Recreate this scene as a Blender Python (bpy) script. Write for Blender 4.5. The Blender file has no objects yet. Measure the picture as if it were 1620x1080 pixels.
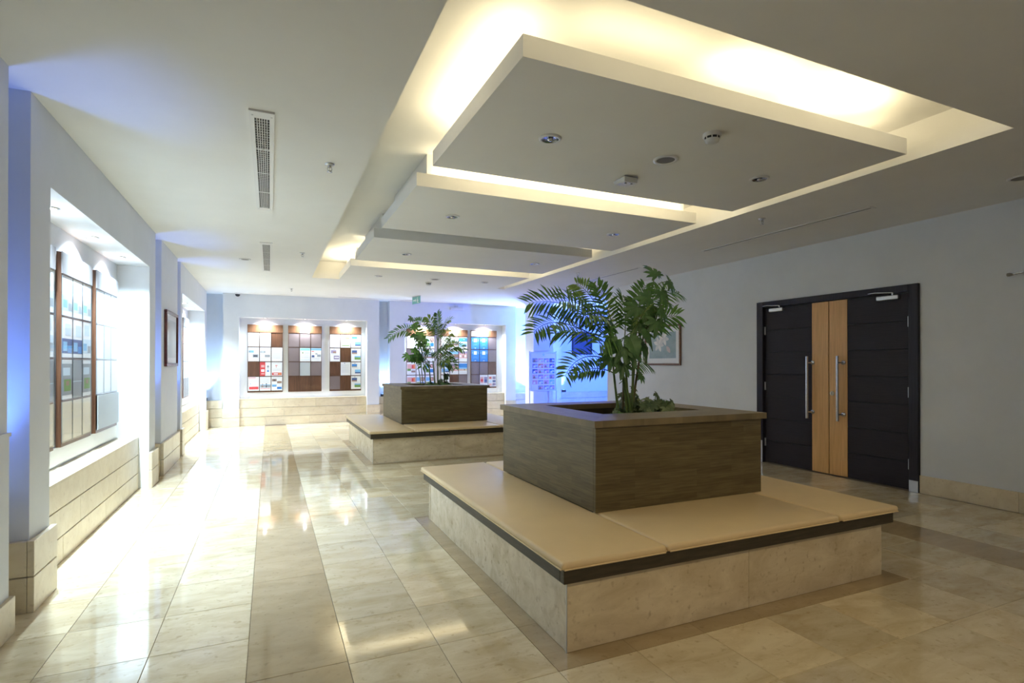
import bpy, bmesh, math, random
from mathutils import Vector, Matrix
random.seed(7)
S = bpy.context.scene
COL = S.collection
PI = math.pi

# ------------------------------------------------------------------ camera, world, exposure
cam = bpy.data.cameras.new('camera')
cam.sensor_width = 36.0
cam.lens = 863.1 / 1620 * 36
cam.shift_x = -0.00321
cam.shift_y = 0.01906
cam.clip_start = 0.05
co = bpy.data.objects.new('camera', cam)
co.location = (0, 0, 1.45)
co.rotation_euler = (math.radians(90.255), 0, math.radians(-24.222))
COL.objects.link(co)
S.camera = co
S.view_settings.view_transform = 'Standard'
S.view_settings.look = 'None'
S.view_settings.gamma = 1
S.view_settings.exposure = 0.30
S.view_settings.use_curve_mapping = False
S.cycles.use_denoising = True
S.cycles.caustics_reflective = False
S.cycles.caustics_refractive = False
world = bpy.data.worlds.new('lobby_fill')  # even ambient fill added through the open rear of the room
S.world = world
world.use_nodes = True
bg = world.node_tree.nodes['Background']
bg.inputs[0].default_value = (1.0, 0.97, 0.91, 1)
bg.inputs[1].default_value = 0.175

WARM = (1.0, 0.83, 0.50)
COOL = (0.68, 0.86, 1.0)
NEUT = (0.86, 0.93, 1.0)
BLUE = (0.12, 0.27, 1.0)
SKYB = (0.30, 0.55, 1.0)

def spot(loc, tgt, power, color, angle=70, blend=0.6, radius=0.03):
    l = bpy.data.lights.new('spot_lamp', 'SPOT')
    l.energy = power; l.color = color
    l.spot_size = math.radians(angle); l.spot_blend = blend; l.shadow_soft_size = radius
    o = bpy.data.objects.new('spot_lamp', l)
    o.location = loc
    o.rotation_euler = (Vector(tgt) - Vector(loc)).to_track_quat('-Z', 'Y').to_euler()
    COL.objects.link(o)

def area(loc, direction, sx, sy, power, color, spread=180):
    l = bpy.data.lights.new('strip_lamp', 'AREA')
    l.shape = 'RECTANGLE'; l.size = sx; l.size_y = sy
    l.energy = power; l.color = color; l.spread = math.radians(spread)
    o = bpy.data.objects.new('strip_lamp', l)
    o.location = loc
    d = Vector(direction)
    if abs(d.z) > 0.9:
        o.rotation_euler = (0, 0, 0) if d.z < 0 else (PI, 0, 0)
    else:
        o.rotation_euler = d.to_track_quat('-Z', 'Z').to_euler()
    COL.objects.link(o)

# room constants (metres)
CZ = 3.05                       # ceiling
LX = -1.285                     # left wall face
RX = 6.655                      # right wall face
BY = 14.0                       # back wall face
PX0, PX1 = 1.20, 4.44           # hung ceiling panels
PANELS = [(2.57, 4.30), (4.83, 6.52), (7.04, 8.70)]
PEN_Y = 9.22
SLOT = (0.71, 4.61, 1.985, 10.82)
ST = 0.12                       # ceiling board thickness
TOPZ = 3.40                     # cove ceiling

# cove strips on the hung panels, some added to brighten the fascias
def cove_x(y, x0, x1, p, c=WARM):
    area(((x0 + x1) / 2, y, CZ + ST + 0.012), (0, 0, 1), x1 - x0, 0.04, p, c)
def cove_y(x, y0, y1, p, c=WARM):
    area((x, (y0 + y1) / 2, CZ + ST + 0.012), (0, 0, 1), 0.04, y1 - y0, p, c)
cove_x(2.63, 1.60, 2.40, 1.2); cove_x(2.63, 2.62, 3.20, 2.6); cove_x(2.63, 3.40, 4.10, 4.5)
cove_x(1.90, 0.9, 4.4, 7)  # strip added behind the near lip to brighten the first panel's fascia
cove_y(1.26, 2.75, 4.1, 5)
cove_x(4.24, 1.4, 4.3, 10); cove_x(4.89, 1.4, 4.3, 9)  # rear-rim strip of the first panel added to brighten the second fascia
cove_x(8.64, 1.4, 4.3, 10); cove_x(9.28, 1.3, 4.3, 9)  # rear-rim strip of the third panel added to brighten the peninsula fascia
cove_y(1.26, 9.6, 10.6, 6)
cove_y(4.40, 2.75, 4.2, 2); cove_y(4.40, 4.95, 6.4, 2); cove_y(4.40, 7.1, 8.6, 2); cove_y(4.40, 9.4, 10.6, 2)

# warm fill spots added unseen behind the camera to light the bench front
spot((1.2, -0.7, 3.02), (1.9, 2.4, 0.3), 92, (1.0, 0.78, 0.46), 75, 0.9, 0.06)
spot((3.4, -0.7, 3.02), (3.2, 2.6, 0.6), 45, (1.0, 0.78, 0.46), 75, 0.9, 0.06)
# niche downlights
for y in (5.0, 6.0, 7.0):
    spot((-1.46, y, 2.56), (-1.44, y, 0), 315, COOL, 140, 1.0, 0.03)
for y in (10.75, 11.85, 12.95):
    spot((-1.46, y, 2.56), (-1.44, y, 0), 315, COOL, 140, 1.0, 0.03)
for x in (-0.10, 0.78, 1.74):
    spot((x, 14.14, 2.50), (x, 14.10, 0), 175, NEUT, 150, 1.0, 0.03)
for x in (3.66, 4.59, 5.45):
    spot((x, 14.14, 2.50), (x, 14.10, 0), 175, NEUT, 150, 1.0, 0.03)

# blue uplights standing on the stone ledges of the wall recesses, then an unseen alcove flood
spot((-1.47, 3.93, 0.70), (-1.38, 3.95, 3.05), 80, BLUE, 58, 0.9, 0.04)
spot((-1.47, 8.12, 0.72), (-1.42, 8.16, 3.05), 85, BLUE, 58, 0.9, 0.04)
spot((-1.47, 9.84, 0.72), (-1.42, 9.88, 3.05), 85, BLUE, 58, 0.9, 0.04)
spot((-1.35, 14.16, 0.72), (-1.32, 14.18, 3.05), 70, SKYB, 90, 0.8, 0.04)
spot((2.66, 14.18, 0.72), (2.66, 14.20, 3.05), 70, SKYB, 80, 0.8, 0.04)
spot((6.85, 14.10, 0.72), (6.85, 14.05, 3.05), 480, SKYB, 130, 0.8, 0.05)
spot((7.98, 14.22, 0.72), (7.98, 14.24, 3.05), 40, SKYB, 60, 0.8, 0.05)
spot((9.6, 10.3, 1.1), (8.4, 13.4, 1.8), 1200, (0.035, 0.12, 1.0), 130, 0.9, 0.10)  # unseen blue flood added inside the alcove, not on a ledge

# ------------------------------------------------------------------ node materials
def mat(name):
    m = bpy.data.materials.new(name); m.use_nodes = True
    nt = m.node_tree
    return m, nt, nt.nodes['Principled BSDF']

def N(nt, t, **kw):
    n = nt.nodes.new(t)
    for k, v in kw.items():
        if k.startswith('i_'):
            n.inputs[int(k[2:])].default_value = v
        else:
            setattr(n, k, v)
    return n

def c4(c): return (c[0], c[1], c[2], 1)

def flat(name, c, rough=0.5, metal=0.0, spec=0.5):
    m, nt, b = mat(name)
    b.inputs['Base Color'].default_value = c4(c)
    b.inputs['Roughness'].default_value = rough
    b.inputs['Metallic'].default_value = metal
    b.inputs['Specular IOR Level'].default_value = spec
    return m

def noisy(name, c1, c2, scale=(5, 5, 5), detail=6, rough=0.5, bump=0.0, lo=0.35, hi=0.65, spec=0.5, metal=0.0):
    m, nt, b = mat(name)
    g = N(nt, 'ShaderNodeNewGeometry')
    mp = N(nt, 'ShaderNodeMapping'); mp.inputs['Scale'].default_value = scale
    nz = N(nt, 'ShaderNodeTexNoise'); nz.inputs['Scale'].default_value = 1; nz.inputs['Detail'].default_value = detail
    nz.inputs['Roughness'].default_value = 0.62
    r = N(nt, 'ShaderNodeValToRGB')
    r.color_ramp.elements[0].position = lo; r.color_ramp.elements[0].color = c4(c1)
    r.color_ramp.elements[1].position = hi; r.color_ramp.elements[1].color = c4(c2)
    L = nt.links.new
    L(g.outputs['Position'], mp.inputs[0]); L(mp.outputs[0], nz.inputs[0])
    L(nz.outputs[0], r.inputs[0]); L(r.outputs[0], b.inputs['Base Color'])
    b.inputs['Roughness'].default_value = rough
    b.inputs['Specular IOR Level'].default_value = spec
    b.inputs['Metallic'].default_value = metal
    if bump:
        bp = N(nt, 'ShaderNodeBump'); bp.inputs['Strength'].default_value = bump; bp.inputs['Distance'].default_value = 0.01
        L(nz.outputs[0], bp.inputs['Height']); L(bp.outputs[0], b.inputs['Normal'])
    return m

def marble(name, light, mid, vein, rough, cell=None, tone=0.12):
    m, nt, b = mat(name)
    L = nt.links.new
    g = N(nt, 'ShaderNodeNewGeometry')
    pos = g.outputs['Position']
    if cell:
        dv = N(nt, 'ShaderNodeVectorMath', operation='SUBTRACT'); dv.inputs[1].default_value = cell[0]
        L(pos, dv.inputs[0])
        di = N(nt, 'ShaderNodeVectorMath', operation='DIVIDE'); di.inputs[1].default_value = cell[1]
        L(dv.outputs[0], di.inputs[0])
        fl = N(nt, 'ShaderNodeVectorMath', operation='FLOOR'); L(di.outputs[0], fl.inputs[0])
        wn = N(nt, 'ShaderNodeTexWhiteNoise'); wn.noise_dimensions = '2D'; L(fl.outputs[0], wn.inputs['Vector'])
        off = N(nt, 'ShaderNodeVectorMath', operation='MULTIPLY_ADD')
        off.inputs[1].default_value = (9, 9, 9)
        L(wn.outputs['Color'], off.inputs[0]); L(pos, off.inputs[2])
        pos = off.outputs[0]; rnd = wn.outputs['Value']
    else:
        oi = N(nt, 'ShaderNodeObjectInfo'); rnd = oi.outputs['Random']
    mp = N(nt, 'ShaderNodeMapping'); mp.inputs['Scale'].default_value = (3, 7, 7); mp.inputs['Rotation'].default_value = (0, 0, 0.5)
    L(pos, mp.inputs[0])
    n1 = N(nt, 'ShaderNodeTexNoise'); n1.inputs['Scale'].default_value = 1.0; n1.inputs['Detail'].default_value = 8; n1.inputs['Roughness'].default_value = 0.65; n1.inputs['Distortion'].default_value = 0.6
    L(mp.outputs[0], n1.inputs[0])
    r1 = N(nt, 'ShaderNodeValToRGB')
    r1.color_ramp.elements[0].position = 0.32; r1.color_ramp.elements[0].color = c4(mid)
    r1.color_ramp.elements[1].position = 0.62; r1.color_ramp.elements[1].color = c4(light)
    L(n1.outputs[0], r1.inputs[0])
    n2 = N(nt, 'ShaderNodeTexNoise'); n2.inputs['Scale'].default_value = 26; n2.inputs['Detail'].default_value = 4
    L(pos, n2.inputs[0])
    r2 = N(nt, 'ShaderNodeValToRGB')
    r2.color_ramp.elements[0].position = 0.60; r2.color_ramp.elements[0].color = (0, 0, 0, 1)
    r2.color_ramp.elements[1].position = 0.74; r2.color_ramp.elements[1].color = (0.55, 0.55, 0.55, 1)
    L(n2.outputs[0], r2.inputs[0])
    mx = N(nt, 'ShaderNodeMixRGB'); mx.inputs[2].default_value = c4(vein)
    L(r2.outputs[0], mx.inputs[0]); L(r1.outputs[0], mx.inputs[1])
    hs = N(nt, 'ShaderNodeHueSaturation')
    mr = N(nt, 'ShaderNodeMapRange'); mr.inputs[3].default_value = 1 - tone; mr.inputs[4].default_value = 1 + tone * 0.6
    L(rnd, mr.inputs[0]); L(mr.outputs[0], hs.inputs['Value']); L(mx.outputs[0], hs.inputs['Color'])
    L(hs.outputs[0], b.inputs['Base Color'])
    b.inputs['Roughness'].default_value = rough
    if rough < 0.1: b.inputs['IOR'].default_value = 1.62
    return m

def emit(name, c, s):
    m, nt, b = mat(name)
    b.inputs['Base Color'].default_value = c4(c)
    b.inputs['Emission Color'].default_value = c4(c)
    b.inputs['Emission Strength'].default_value = s
    return m

def acrylic(name, tint=(1, 1, 1), gloss=0.35):
    m, nt, b = mat(name)
    L = nt.links.new
    tr = N(nt, 'ShaderNodeBsdfTransparent'); tr.inputs[0].default_value = c4(tint)
    gl = N(nt, 'ShaderNodeBsdfGlossy'); gl.inputs['Roughness'].default_value = 0.05
    lw = N(nt, 'ShaderNodeLayerWeight'); lw.inputs[0].default_value = 0.5
    fr = N(nt, 'ShaderNodeMapRange'); fr.inputs[1].default_value = 0.5; fr.inputs[2].default_value = 1.0; fr.inputs[3].default_value = 0.04; fr.inputs[4].default_value = gloss
    L(lw.outputs['Facing'], fr.inputs[0])
    mx = N(nt, 'ShaderNodeMixShader')
    L(fr.outputs[0], mx.inputs[0]); L(tr.outputs[0], mx.inputs[1]); L(gl.outputs[0], mx.inputs[2])
    L(mx.outputs[0], nt.nodes['Material Output'].inputs['Surface'])
    return m

def staves(name, c1, c2, mode):
    """butcher-block oak: staggered staves with grain; mode side / rim_x / rim_y"""
    m, nt, b = mat(name)
    L = nt.links.new
    g = N(nt, 'ShaderNodeNewGeometry')
    sp = N(nt, 'ShaderNodeSeparateXYZ'); L(g.outputs['Position'], sp.inputs[0])
    ad = N(nt, 'ShaderNodeMath', operation='ADD'); L(sp.outputs[0], ad.inputs[0]); L(sp.outputs[1], ad.inputs[1])
    cb = N(nt, 'ShaderNodeCombineXYZ')
    if mode == 'side':
        L(ad.outputs[0], cb.inputs[0]); L(sp.outputs[2], cb.inputs[1])
    elif mode == 'rim_x':
        L(sp.outputs[0], cb.inputs[0]); L(sp.outputs[1], cb.inputs[1])
    else:
        L(sp.outputs[1], cb.inputs[0]); L(sp.outputs[0], cb.inputs[1])
    br = N(nt, 'ShaderNodeTexBrick'); br.offset = 0.37; br.squash = 1
    br.inputs['Scale'].default_value = 1; br.inputs['Mortar Size'].default_value = 0.0
    br.inputs['Brick Width'].default_value = 0.33; br.inputs['Row Height'].default_value = 0.041
    br.inputs['Color1'].default_value = c4(c1); br.inputs['Color2'].default_value = c4(c2)
    br.inputs['Bias'].default_value = -0.1
    L(cb.outputs[0], br.inputs[0])
    mp = N(nt, 'ShaderNodeMapping'); mp.inputs['Scale'].default_value = (5, 90, 1)
    L(cb.outputs[0], mp.inputs[0])
    nz = N(nt, 'ShaderNodeTexNoise'); nz.inputs['Scale'].default_value = 1; nz.inputs['Detail'].default_value = 6
    L(mp.outputs[0], nz.inputs[0])
    r = N(nt, 'ShaderNodeValToRGB')
    r.color_ramp.elements[0].position = 0.3; r.color_ramp.elements[0].color = (0.62, 0.62, 0.62, 1)
    r.color_ramp.elements[1].position = 0.7; r.color_ramp.elements[1].color = (1.15, 1.15, 1.15, 1)
    L(nz.outputs[0], r.inputs[0])
    mx = N(nt, 'ShaderNodeMixRGB', blend_type='MULTIPLY'); mx.inputs[0].default_value = 1
    L(br.outputs[0], mx.inputs[1]); L(r.outputs[0], mx.inputs[2])
    L(mx.outputs[0], b.inputs['Base Color'])
    b.inputs['Roughness'].default_value = 0.42
    bp = N(nt, 'ShaderNodeBump'); bp.inputs['Strength'].default_value = 0.08; bp.inputs['Distance'].default_value = 0.004
    L(nz.outputs[0], bp.inputs['Height']); L(bp.outputs[0], b.inputs['Normal'])
    return m

M = {}
M['wall'] = noisy('wall_paint', (0.72, 0.75, 0.79), (0.76, 0.79, 0.83), (2, 2, 2), rough=0.6, spec=0.3)
M['ceil'] = noisy('ceiling_paint', (0.81, 0.81, 0.80), (0.84, 0.84, 0.83), (1.5, 1.5, 1.5), rough=0.75, spec=0.2)
M['niche'] = flat('niche_paint', (0.84, 0.85, 0.85), 0.6, spec=0.3)
TO, TS = (1.245, 2.265, -0.3), (0.4475, 0.47, 1.0)
M['tile'] = marble('cream_marble', (0.74, 0.65, 0.46), (0.57, 0.46, 0.28), (0.40, 0.29, 0.15), 0.055, cell=(TO, TS), tone=0.17)
M['tan'] = marble('tan_marble', (0.46, 0.355, 0.21), (0.37, 0.28, 0.155), (0.26, 0.185, 0.095), 0.055, tone=0.08)
M['grout'] = flat('grout', (0.20, 0.15, 0.10), 0.8)
M['stone'] = marble('wall_limestone', (0.76, 0.67, 0.51), (0.66, 0.56, 0.40), (0.48, 0.38, 0.25), 0.30, tone=0.10)
M['stonebench'] = marble('bench_limestone', (0.75, 0.655, 0.48), (0.57, 0.47, 0.31), (0.34, 0.24, 0.14), 0.25, tone=0.05)
M['oak'] = staves('weathered_oak_staves', (0.120, 0.092, 0.040), (0.170, 0.134, 0.062), 'side')
M['oakx'] = staves('weathered_oak_rim_x', (0.19, 0.15, 0.080), (0.25, 0.20, 0.11), 'rim_x')
M['oaky'] = staves('weathered_oak_rim_y', (0.19, 0.15, 0.080), (0.25, 0.20, 0.11), 'rim_y')
M['darkwood'] = noisy('dark_bench_wood', (0.035, 0.028, 0.016), (0.065, 0.052, 0.030), (6, 6, 60), rough=0.45)
M['vinyl'] = noisy('cream_vinyl', (0.76, 0.59, 0.34), (0.80, 0.625, 0.365), (3, 3, 3), rough=0.36, bump=0.02)
M['wenge'] = noisy('wenge_door', (0.022, 0.018, 0.023), (0.031, 0.025, 0.031), (40, 6, 140), rough=0.5, spec=0.2)
M['wengef'] = noisy('wenge_frame', (0.020, 0.018, 0.026), (0.032, 0.028, 0.038), (60, 60, 3), rough=0.45, spec=0.25)
M['veneer'] = noisy('oak_veneer', (0.64, 0.35, 0.12), (0.78, 0.45, 0.17), (50, 50, 2.2), rough=0.38)
M['chrome'] = flat('brushed_steel', (0.62, 0.62, 0.64), 0.22, 1.0)
M['alu'] = flat('satin_aluminium', (0.60, 0.61, 0.62), 0.4, 1.0)
M['brass'] = flat('brass', (0.75, 0.62, 0.32), 0.3, 1.0)
M['white'] = flat('white_plastic', (0.74, 0.74, 0.73), 0.4)
M['offwhite'] = flat('white_metal', (0.76, 0.76, 0.77), 0.45)
M['black'] = flat('black_void', (0.012, 0.012, 0.014), 0.6)
M['grey'] = flat('grey_mesh', (0.22, 0.21, 0.20), 0.7)
M['lens'] = flat('lamp_reflector', (0.35, 0.40, 0.48), 0.12, 0.9)
M['glow'] = emit('lit_lamp', (1, 1, 0.97), 14)
M['boardwood'] = noisy('walnut_board', (0.085, 0.036, 0.018), (0.15, 0.068, 0.036), (70, 70, 3), rough=0.35)
M['header'] = noisy('walnut_header', (0.12, 0.058, 0.030), (0.18, 0.090, 0.048), (60, 60, 5), rough=0.3)
M['header_sheen'] = flat('walnut_header_sheen', (0.42, 0.42, 0.44), 0.35, 0.6)  # grazing reflection on the walnut headers painted as grey metal
M['acrylic'] = acrylic('acrylic', (1, 1, 1), 0.22)
M['lip'] = acrylic('acrylic_edge', (0.86, 0.90, 0.92), 0.6)
M['paper'] = flat('paper', (0.80, 0.82, 0.84), 0.5)
M['frameglass'] = acrylic('picture_glass', (1, 1, 1), 0.5)
M['mahogany'] = noisy('mahogany', (0.085, 0.022, 0.020), (0.13, 0.038, 0.030), (30, 30, 30), rough=0.25)
M['brownframe'] = noisy('brown_frame', (0.14, 0.065, 0.035), (0.21, 0.10, 0.055), (30, 30, 30), rough=0.35)
M['soil'] = noisy('soil', (0.012, 0.009, 0.006), (0.04, 0.028, 0.018), (60, 60, 60), rough=0.95, bump=0.6)
M['stem'] = noisy('green_stem', (0.07, 0.13, 0.03), (0.14, 0.22, 0.06), (30, 30, 12), rough=0.45)
M['bark'] = noisy('brown_stem', (0.09, 0.07, 0.03), (0.16, 0.13, 0.06), (40, 40, 20), rough=0.6)
def leafmat(name, a, b_, rough=0.38):
    m = noisy(name, a, b_, (9, 9, 9), detail=3, rough=rough, lo=0.3, hi=0.7)
    return m
M['palm'] = leafmat('palm_green', (0.055, 0.160, 0.030), (0.135, 0.310, 0.055))
M['palm2'] = leafmat('palm_yellow_green', (0.12, 0.23, 0.030), (0.24, 0.38, 0.060))
M['broad'] = leafmat('broad_leaf_green', (0.045, 0.130, 0.040), (0.105, 0.235, 0.075), 0.42)
M['broad2'] = leafmat('fresh_leaf_green', (0.065, 0.22, 0.040), (0.12, 0.34, 0.065), 0.42)
M['lowdark'] = leafmat('dark_leaf_green', (0.045, 0.085, 0.035), (0.09, 0.14, 0.06), 0.55)  # darker green for every second ground leaf
M['low'] = leafmat('dusty_leaf_green', (0.10, 0.15, 0.065), (0.20, 0.26, 0.13), 0.6)
PR = {
 'w': M['paper'],
 't': flat('print_text', (0.52, 0.55, 0.60), 0.5), 'd': flat('print_dark', (0.06, 0.07, 0.10), 0.5),
 'r': flat('print_red', (0.62, 0.055, 0.06), 0.5), 'b': flat('print_blue', (0.035, 0.22, 0.60), 0.5),
 's': flat('print_sky', (0.20, 0.46, 0.74), 0.5), 'n': flat('print_navy', (0.05, 0.10, 0.28), 0.5),
 'g': flat('print_green', (0.16, 0.32, 0.08), 0.5), 'e': flat('print_earth', (0.32, 0.20, 0.15), 0.5),
 'o': flat('print_orange', (0.70, 0.25, 0.10), 0.5), 'p': flat('print_pink', (0.70, 0.40, 0.38), 0.5),
 'k': flat('print_grey', (0.30, 0.33, 0.36), 0.5), 'l': flat('print_pale_blue', (0.55, 0.68, 0.78), 0.5),
 'y': flat('print_sand', (0.68, 0.56, 0.38), 0.5), 'c': flat('print_cyan', (0.25, 0.62, 0.70), 0.5),
 'm': flat('print_mauve', (0.30, 0.26, 0.40), 0.5), 'a': flat('blank_grey_sheet', (0.42, 0.46, 0.48), 0.45),
 'q': flat('blank_brown_grey_sheet', (0.20, 0.16, 0.16), 0.4), 'v': flat('print_beige', (0.62, 0.58, 0.48), 0.5),
}

# ------------------------------------------------------------------ mesh helpers
def origin_of(o):
    v = Vector((0, 0, 0))
    while o is not None:
        v += o.location; o = o.parent
    return v

class MB:
    def __init__(s): s.v = []; s.f = []; s.m = []; s.sm = []
    def face(s, pts, mi=0, smooth=False):
        i = len(s.v); s.v += [Vector(p) for p in pts]; s.f.append(tuple(range(i, i + len(pts)))); s.m.append(mi); s.sm.append(smooth)
    def grid(s, rows, mi=0, smooth=True, closed=False):
        i = len(s.v); n = len(rows[0])
        for r in rows: s.v += [Vector(p) for p in r]
        for a in range(len(rows) - 1):
            for b in range(n if closed else n - 1):
                c = (b + 1) % n
                s.f.append((i + a * n + b, i + a * n + c, i + (a + 1) * n + c, i + (a + 1) * n + b)); s.m.append(mi); s.sm.append(smooth)
    def box(s, x0, x1, y0, y1, z0, z1, mi=0, bev=0.0):
        if x0 > x1: x0, x1 = x1, x0
        if y0 > y1: y0, y1 = y1, y0
        if z0 > z1: z0, z1 = z1, z0
        if bev <= 0:
            i = len(s.v)
            s.v += [Vector(p) for p in ((x0,y0,z0),(x1,y0,z0),(x1,y1,z0),(x0,y1,z0),(x0,y0,z1),(x1,y0,z1),(x1,y1,z1),(x0,y1,z1))]
            for q in ((0,3,2,1),(4,5,6,7),(0,1,5,4),(1,2,6,5),(2,3,7,6),(3,0,4,7)):
                s.f.append(tuple(i + k for k in q)); s.m.append(mi); s.sm.append(False)
        else:
            bm = bmesh.new()
            bmesh.ops.create_cube(bm, size=1)
            bmesh.ops.scale(bm, vec=(x1-x0, y1-y0, z1-z0), verts=bm.verts)
            bmesh.ops.translate(bm, vec=((x0+x1)/2, (y0+y1)/2, (z0+z1)/2), verts=bm.verts)
            bmesh.ops.bevel(bm, geom=bm.edges[:], offset=bev, segments=1 if bev < 0.008 else 4, profile=0.5, affect='EDGES')
            s.add_bm(bm, mi, smooth=bev >= 0.008)
    def add_bm(s, bm, mi=0, smooth=False):
        i = len(s.v); bm.verts.index_update()
        s.v += [v.co.copy() for v in bm.verts]
        for f in bm.faces:
            s.f.append(tuple(i + v.index for v in f.verts)); s.m.append(mi); s.sm.append(smooth)
        bm.free()
    def tube(s, pts, r, n=8, mi=0, caps=True):
        pts = [Vector(p) for p in pts]
        rr = r if isinstance(r, (list, tuple)) else [r] * len(pts)
        rows = []; up = Vector((0.31, 0.17, 0.93))
        for k, p in enumerate(pts):
            t = (pts[min(k+1, len(pts)-1)] - pts[max(k-1, 0)]).normalized()
            a = t.cross(up)
            if a.length < 0.05: a = t.cross(Vector((1, 0, 0)))
            a.normalize(); b = t.cross(a).normalized()
            rows.append([p + (a * math.cos(2*PI*j/n) + b * math.sin(2*PI*j/n)) * rr[k] for j in range(n)])
        s.grid(rows, mi, True, True)
        if caps:
            s.face(rows[0][::-1], mi); s.face(rows[-1], mi)
    def lathe(s, c, prof, n=24, mi=0, axis='z', smooth=True):
        c = Vector(c); rows = []
        for r, h in prof:
            row = []
            for j in range(n):
                a = 2*PI*j/n; u, v = r*math.cos(a), r*math.sin(a)
                p = Vector((u, v, h)) if axis == 'z' else (Vector((h, u, v)) if axis == 'x' else Vector((u, h, v)))
                row.append(c + p)
            rows.append(row)
        s.grid(rows, mi, smooth, True)
    def disc(s, c, r, n=24, mi=0, axis='z', sx=1, sy=1):
        c = Vector(c); row = []
        for j in range(n):
            a = 2*PI*j/n; u, v = r*sx*math.cos(a), r*sy*math.sin(a)
            row.append(c + (Vector((u, v, 0)) if axis == 'z' else (Vector((0, u, v)) if axis == 'x' else Vector((u, 0, v)))))
        s.face(row, mi)
    def build(s, name, mats, parent=None, kind=None, fix=True):
        me = bpy.data.meshes.new(name)
        off = origin_of(parent)
        me.from_pydata([v - off for v in s.v], [], s.f)
        for mm in (mats if isinstance(mats, (list, tuple)) else [mats]): me.materials.append(mm)
        me.polygons.foreach_set('material_index', s.m)
        me.polygons.foreach_set('use_smooth', s.sm)
        if fix:
            bm = bmesh.new(); bm.from_mesh(me)
            bmesh.ops.recalc_face_normals(bm, faces=bm.faces); bm.to_mesh(me); bm.free()
        me.update()
        o = bpy.data.objects.new(name, me); COL.objects.link(o)
        if parent: o.parent = parent
        if kind: o['kind'] = kind
        return o

def bx(name, m, parent, x0, x1, y0, y1, z0, z1, bev=0.0, kind=None):
    b = MB(); b.box(x0, x1, y0, y1, z0, z1, 0, bev); return b.build(name, m, parent, kind)

def tag(o, label, cat, group=None):
    o['label'] = label; o['category'] = cat
    if group: o['group'] = group
    return o

def thing(name, loc, label, cat, group=None):
    o = bpy.data.objects.new(name, None); o.empty_display_size = 0.1
    o.location = loc; COL.objects.link(o)
    return tag(o, label, cat, group)

def dup(root, loc, label, group=None):
    """copy of a thing with copies of its parts and sub-parts"""
    r = root.copy(); COL.objects.link(r); r.location = loc; r['label'] = label
    if group: r['group'] = group
    for ch in list(root.children):
        c = ch.copy(); COL.objects.link(c); c.parent = r
        for g in list(ch.children):
            d = g.copy(); COL.objects.link(d); d.parent = c
    return r

# ------------------------------------------------------------------ floor
fl = MB(); fl.box(-1.95, 10.7, -2.5, 14.6, -0.12, -0.004)
floor = fl.build('floor', M['grout'], None, 'structure')
W_, H_ = TS[0], TS[1]
gap = 0.0022
def tile_mesh(w, h, name, m):
    b = MB(); c = 0.0014
    r0 = [(0, 0, -0.006), (w, 0, -0.006), (w, h, -0.006), (0, h, -0.006)]
    r1 = [(0, 0, -c), (w, 0, -c), (w, h, -c), (0, h, -c)]
    r2 = [(c, c, 0), (w-c, c, 0), (w-c, h-c, 0), (c, h-c, 0)]
    b.grid([r0, r1, r2], 0, False, True); b.face(r2)
    me = bpy.data.meshes.new(name)
    me.from_pydata([v - Vector((w/2, h/2, 0)) for v in b.v], [], b.f); me.materials.append(m)
    return me
me_tile = tile_mesh(W_ - gap, H_ - gap, 'floor_tile', M['tile'])
LONG = 1.23
me_long = tile_mesh(W_ - gap, LONG - gap, 'long_floor_tile', M['tan'])
def in_bench(k, j):
    return 0 <= k <= 5 and (0 <= j <= 5 or 12 <= j <= 17)
cand = []
for k in range(-6, 20):
    if k in (-3, 8): continue
    for j in range(-9, 27):
        x, y = TO[0] + (k + .5) * W_, TO[1] + (j + .5) * H_
        if in_bench(k, j) or x > 10.4 or (x > RX and y < 9.5): continue
        hid = x > RX or y < 1.2 or (x - 2.6) > 1.6 * y + 1.5 or (x < -1.3) or (y < 14 and 1.2 < x < 6 and 5.1 < y < 6.5 and x > 2.2)
        d = math.hypot(x, y)
        cand.append((hid, d, k, j, x, y))
cand.sort()
rest = MB()
for n, (hid, d, k, j, x, y) in enumerate(cand):
    if n < 278 and not hid:
        o = bpy.data.objects.new('floor_tile', me_tile); COL.objects.link(o); o.parent = floor
        o.location = (x, y, 0)
        o.rotation_euler = (random.uniform(-1, 1) * 0.0006, random.uniform(-1, 1) * 0.0006, 0)
    else:
        w, h, c = (W_ - gap) / 2, (H_ - gap) / 2, 0.0014
        r0 = [(x-w, y-h, -0.006), (x+w, y-h, -0.006), (x+w, y+h, -0.006), (x-w, y+h, -0.006)]
        r2 = [(x-w+c, y-h+c, 0), (x+w-c, y-h+c, 0), (x+w-c, y+h-c, 0), (x-w+c, y+h-c, 0)]
        rest.grid([r0, r2], 0, False, True); rest.face(r2)
rest.build('tile_field', M['tile'], floor, 'stuff')
for k in (-3, 8):
    for j in range(-3, 10):
        y = 2.765 + LONG * (j + 0.5)
        if y + LONG/2 > 14.3: continue
        o = bpy.data.objects.new('long_floor_tile', me_long); COL.objects.link(o); o.parent = floor
        o.location = (TO[0] + (k + .5) * W_, y, 0)
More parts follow.
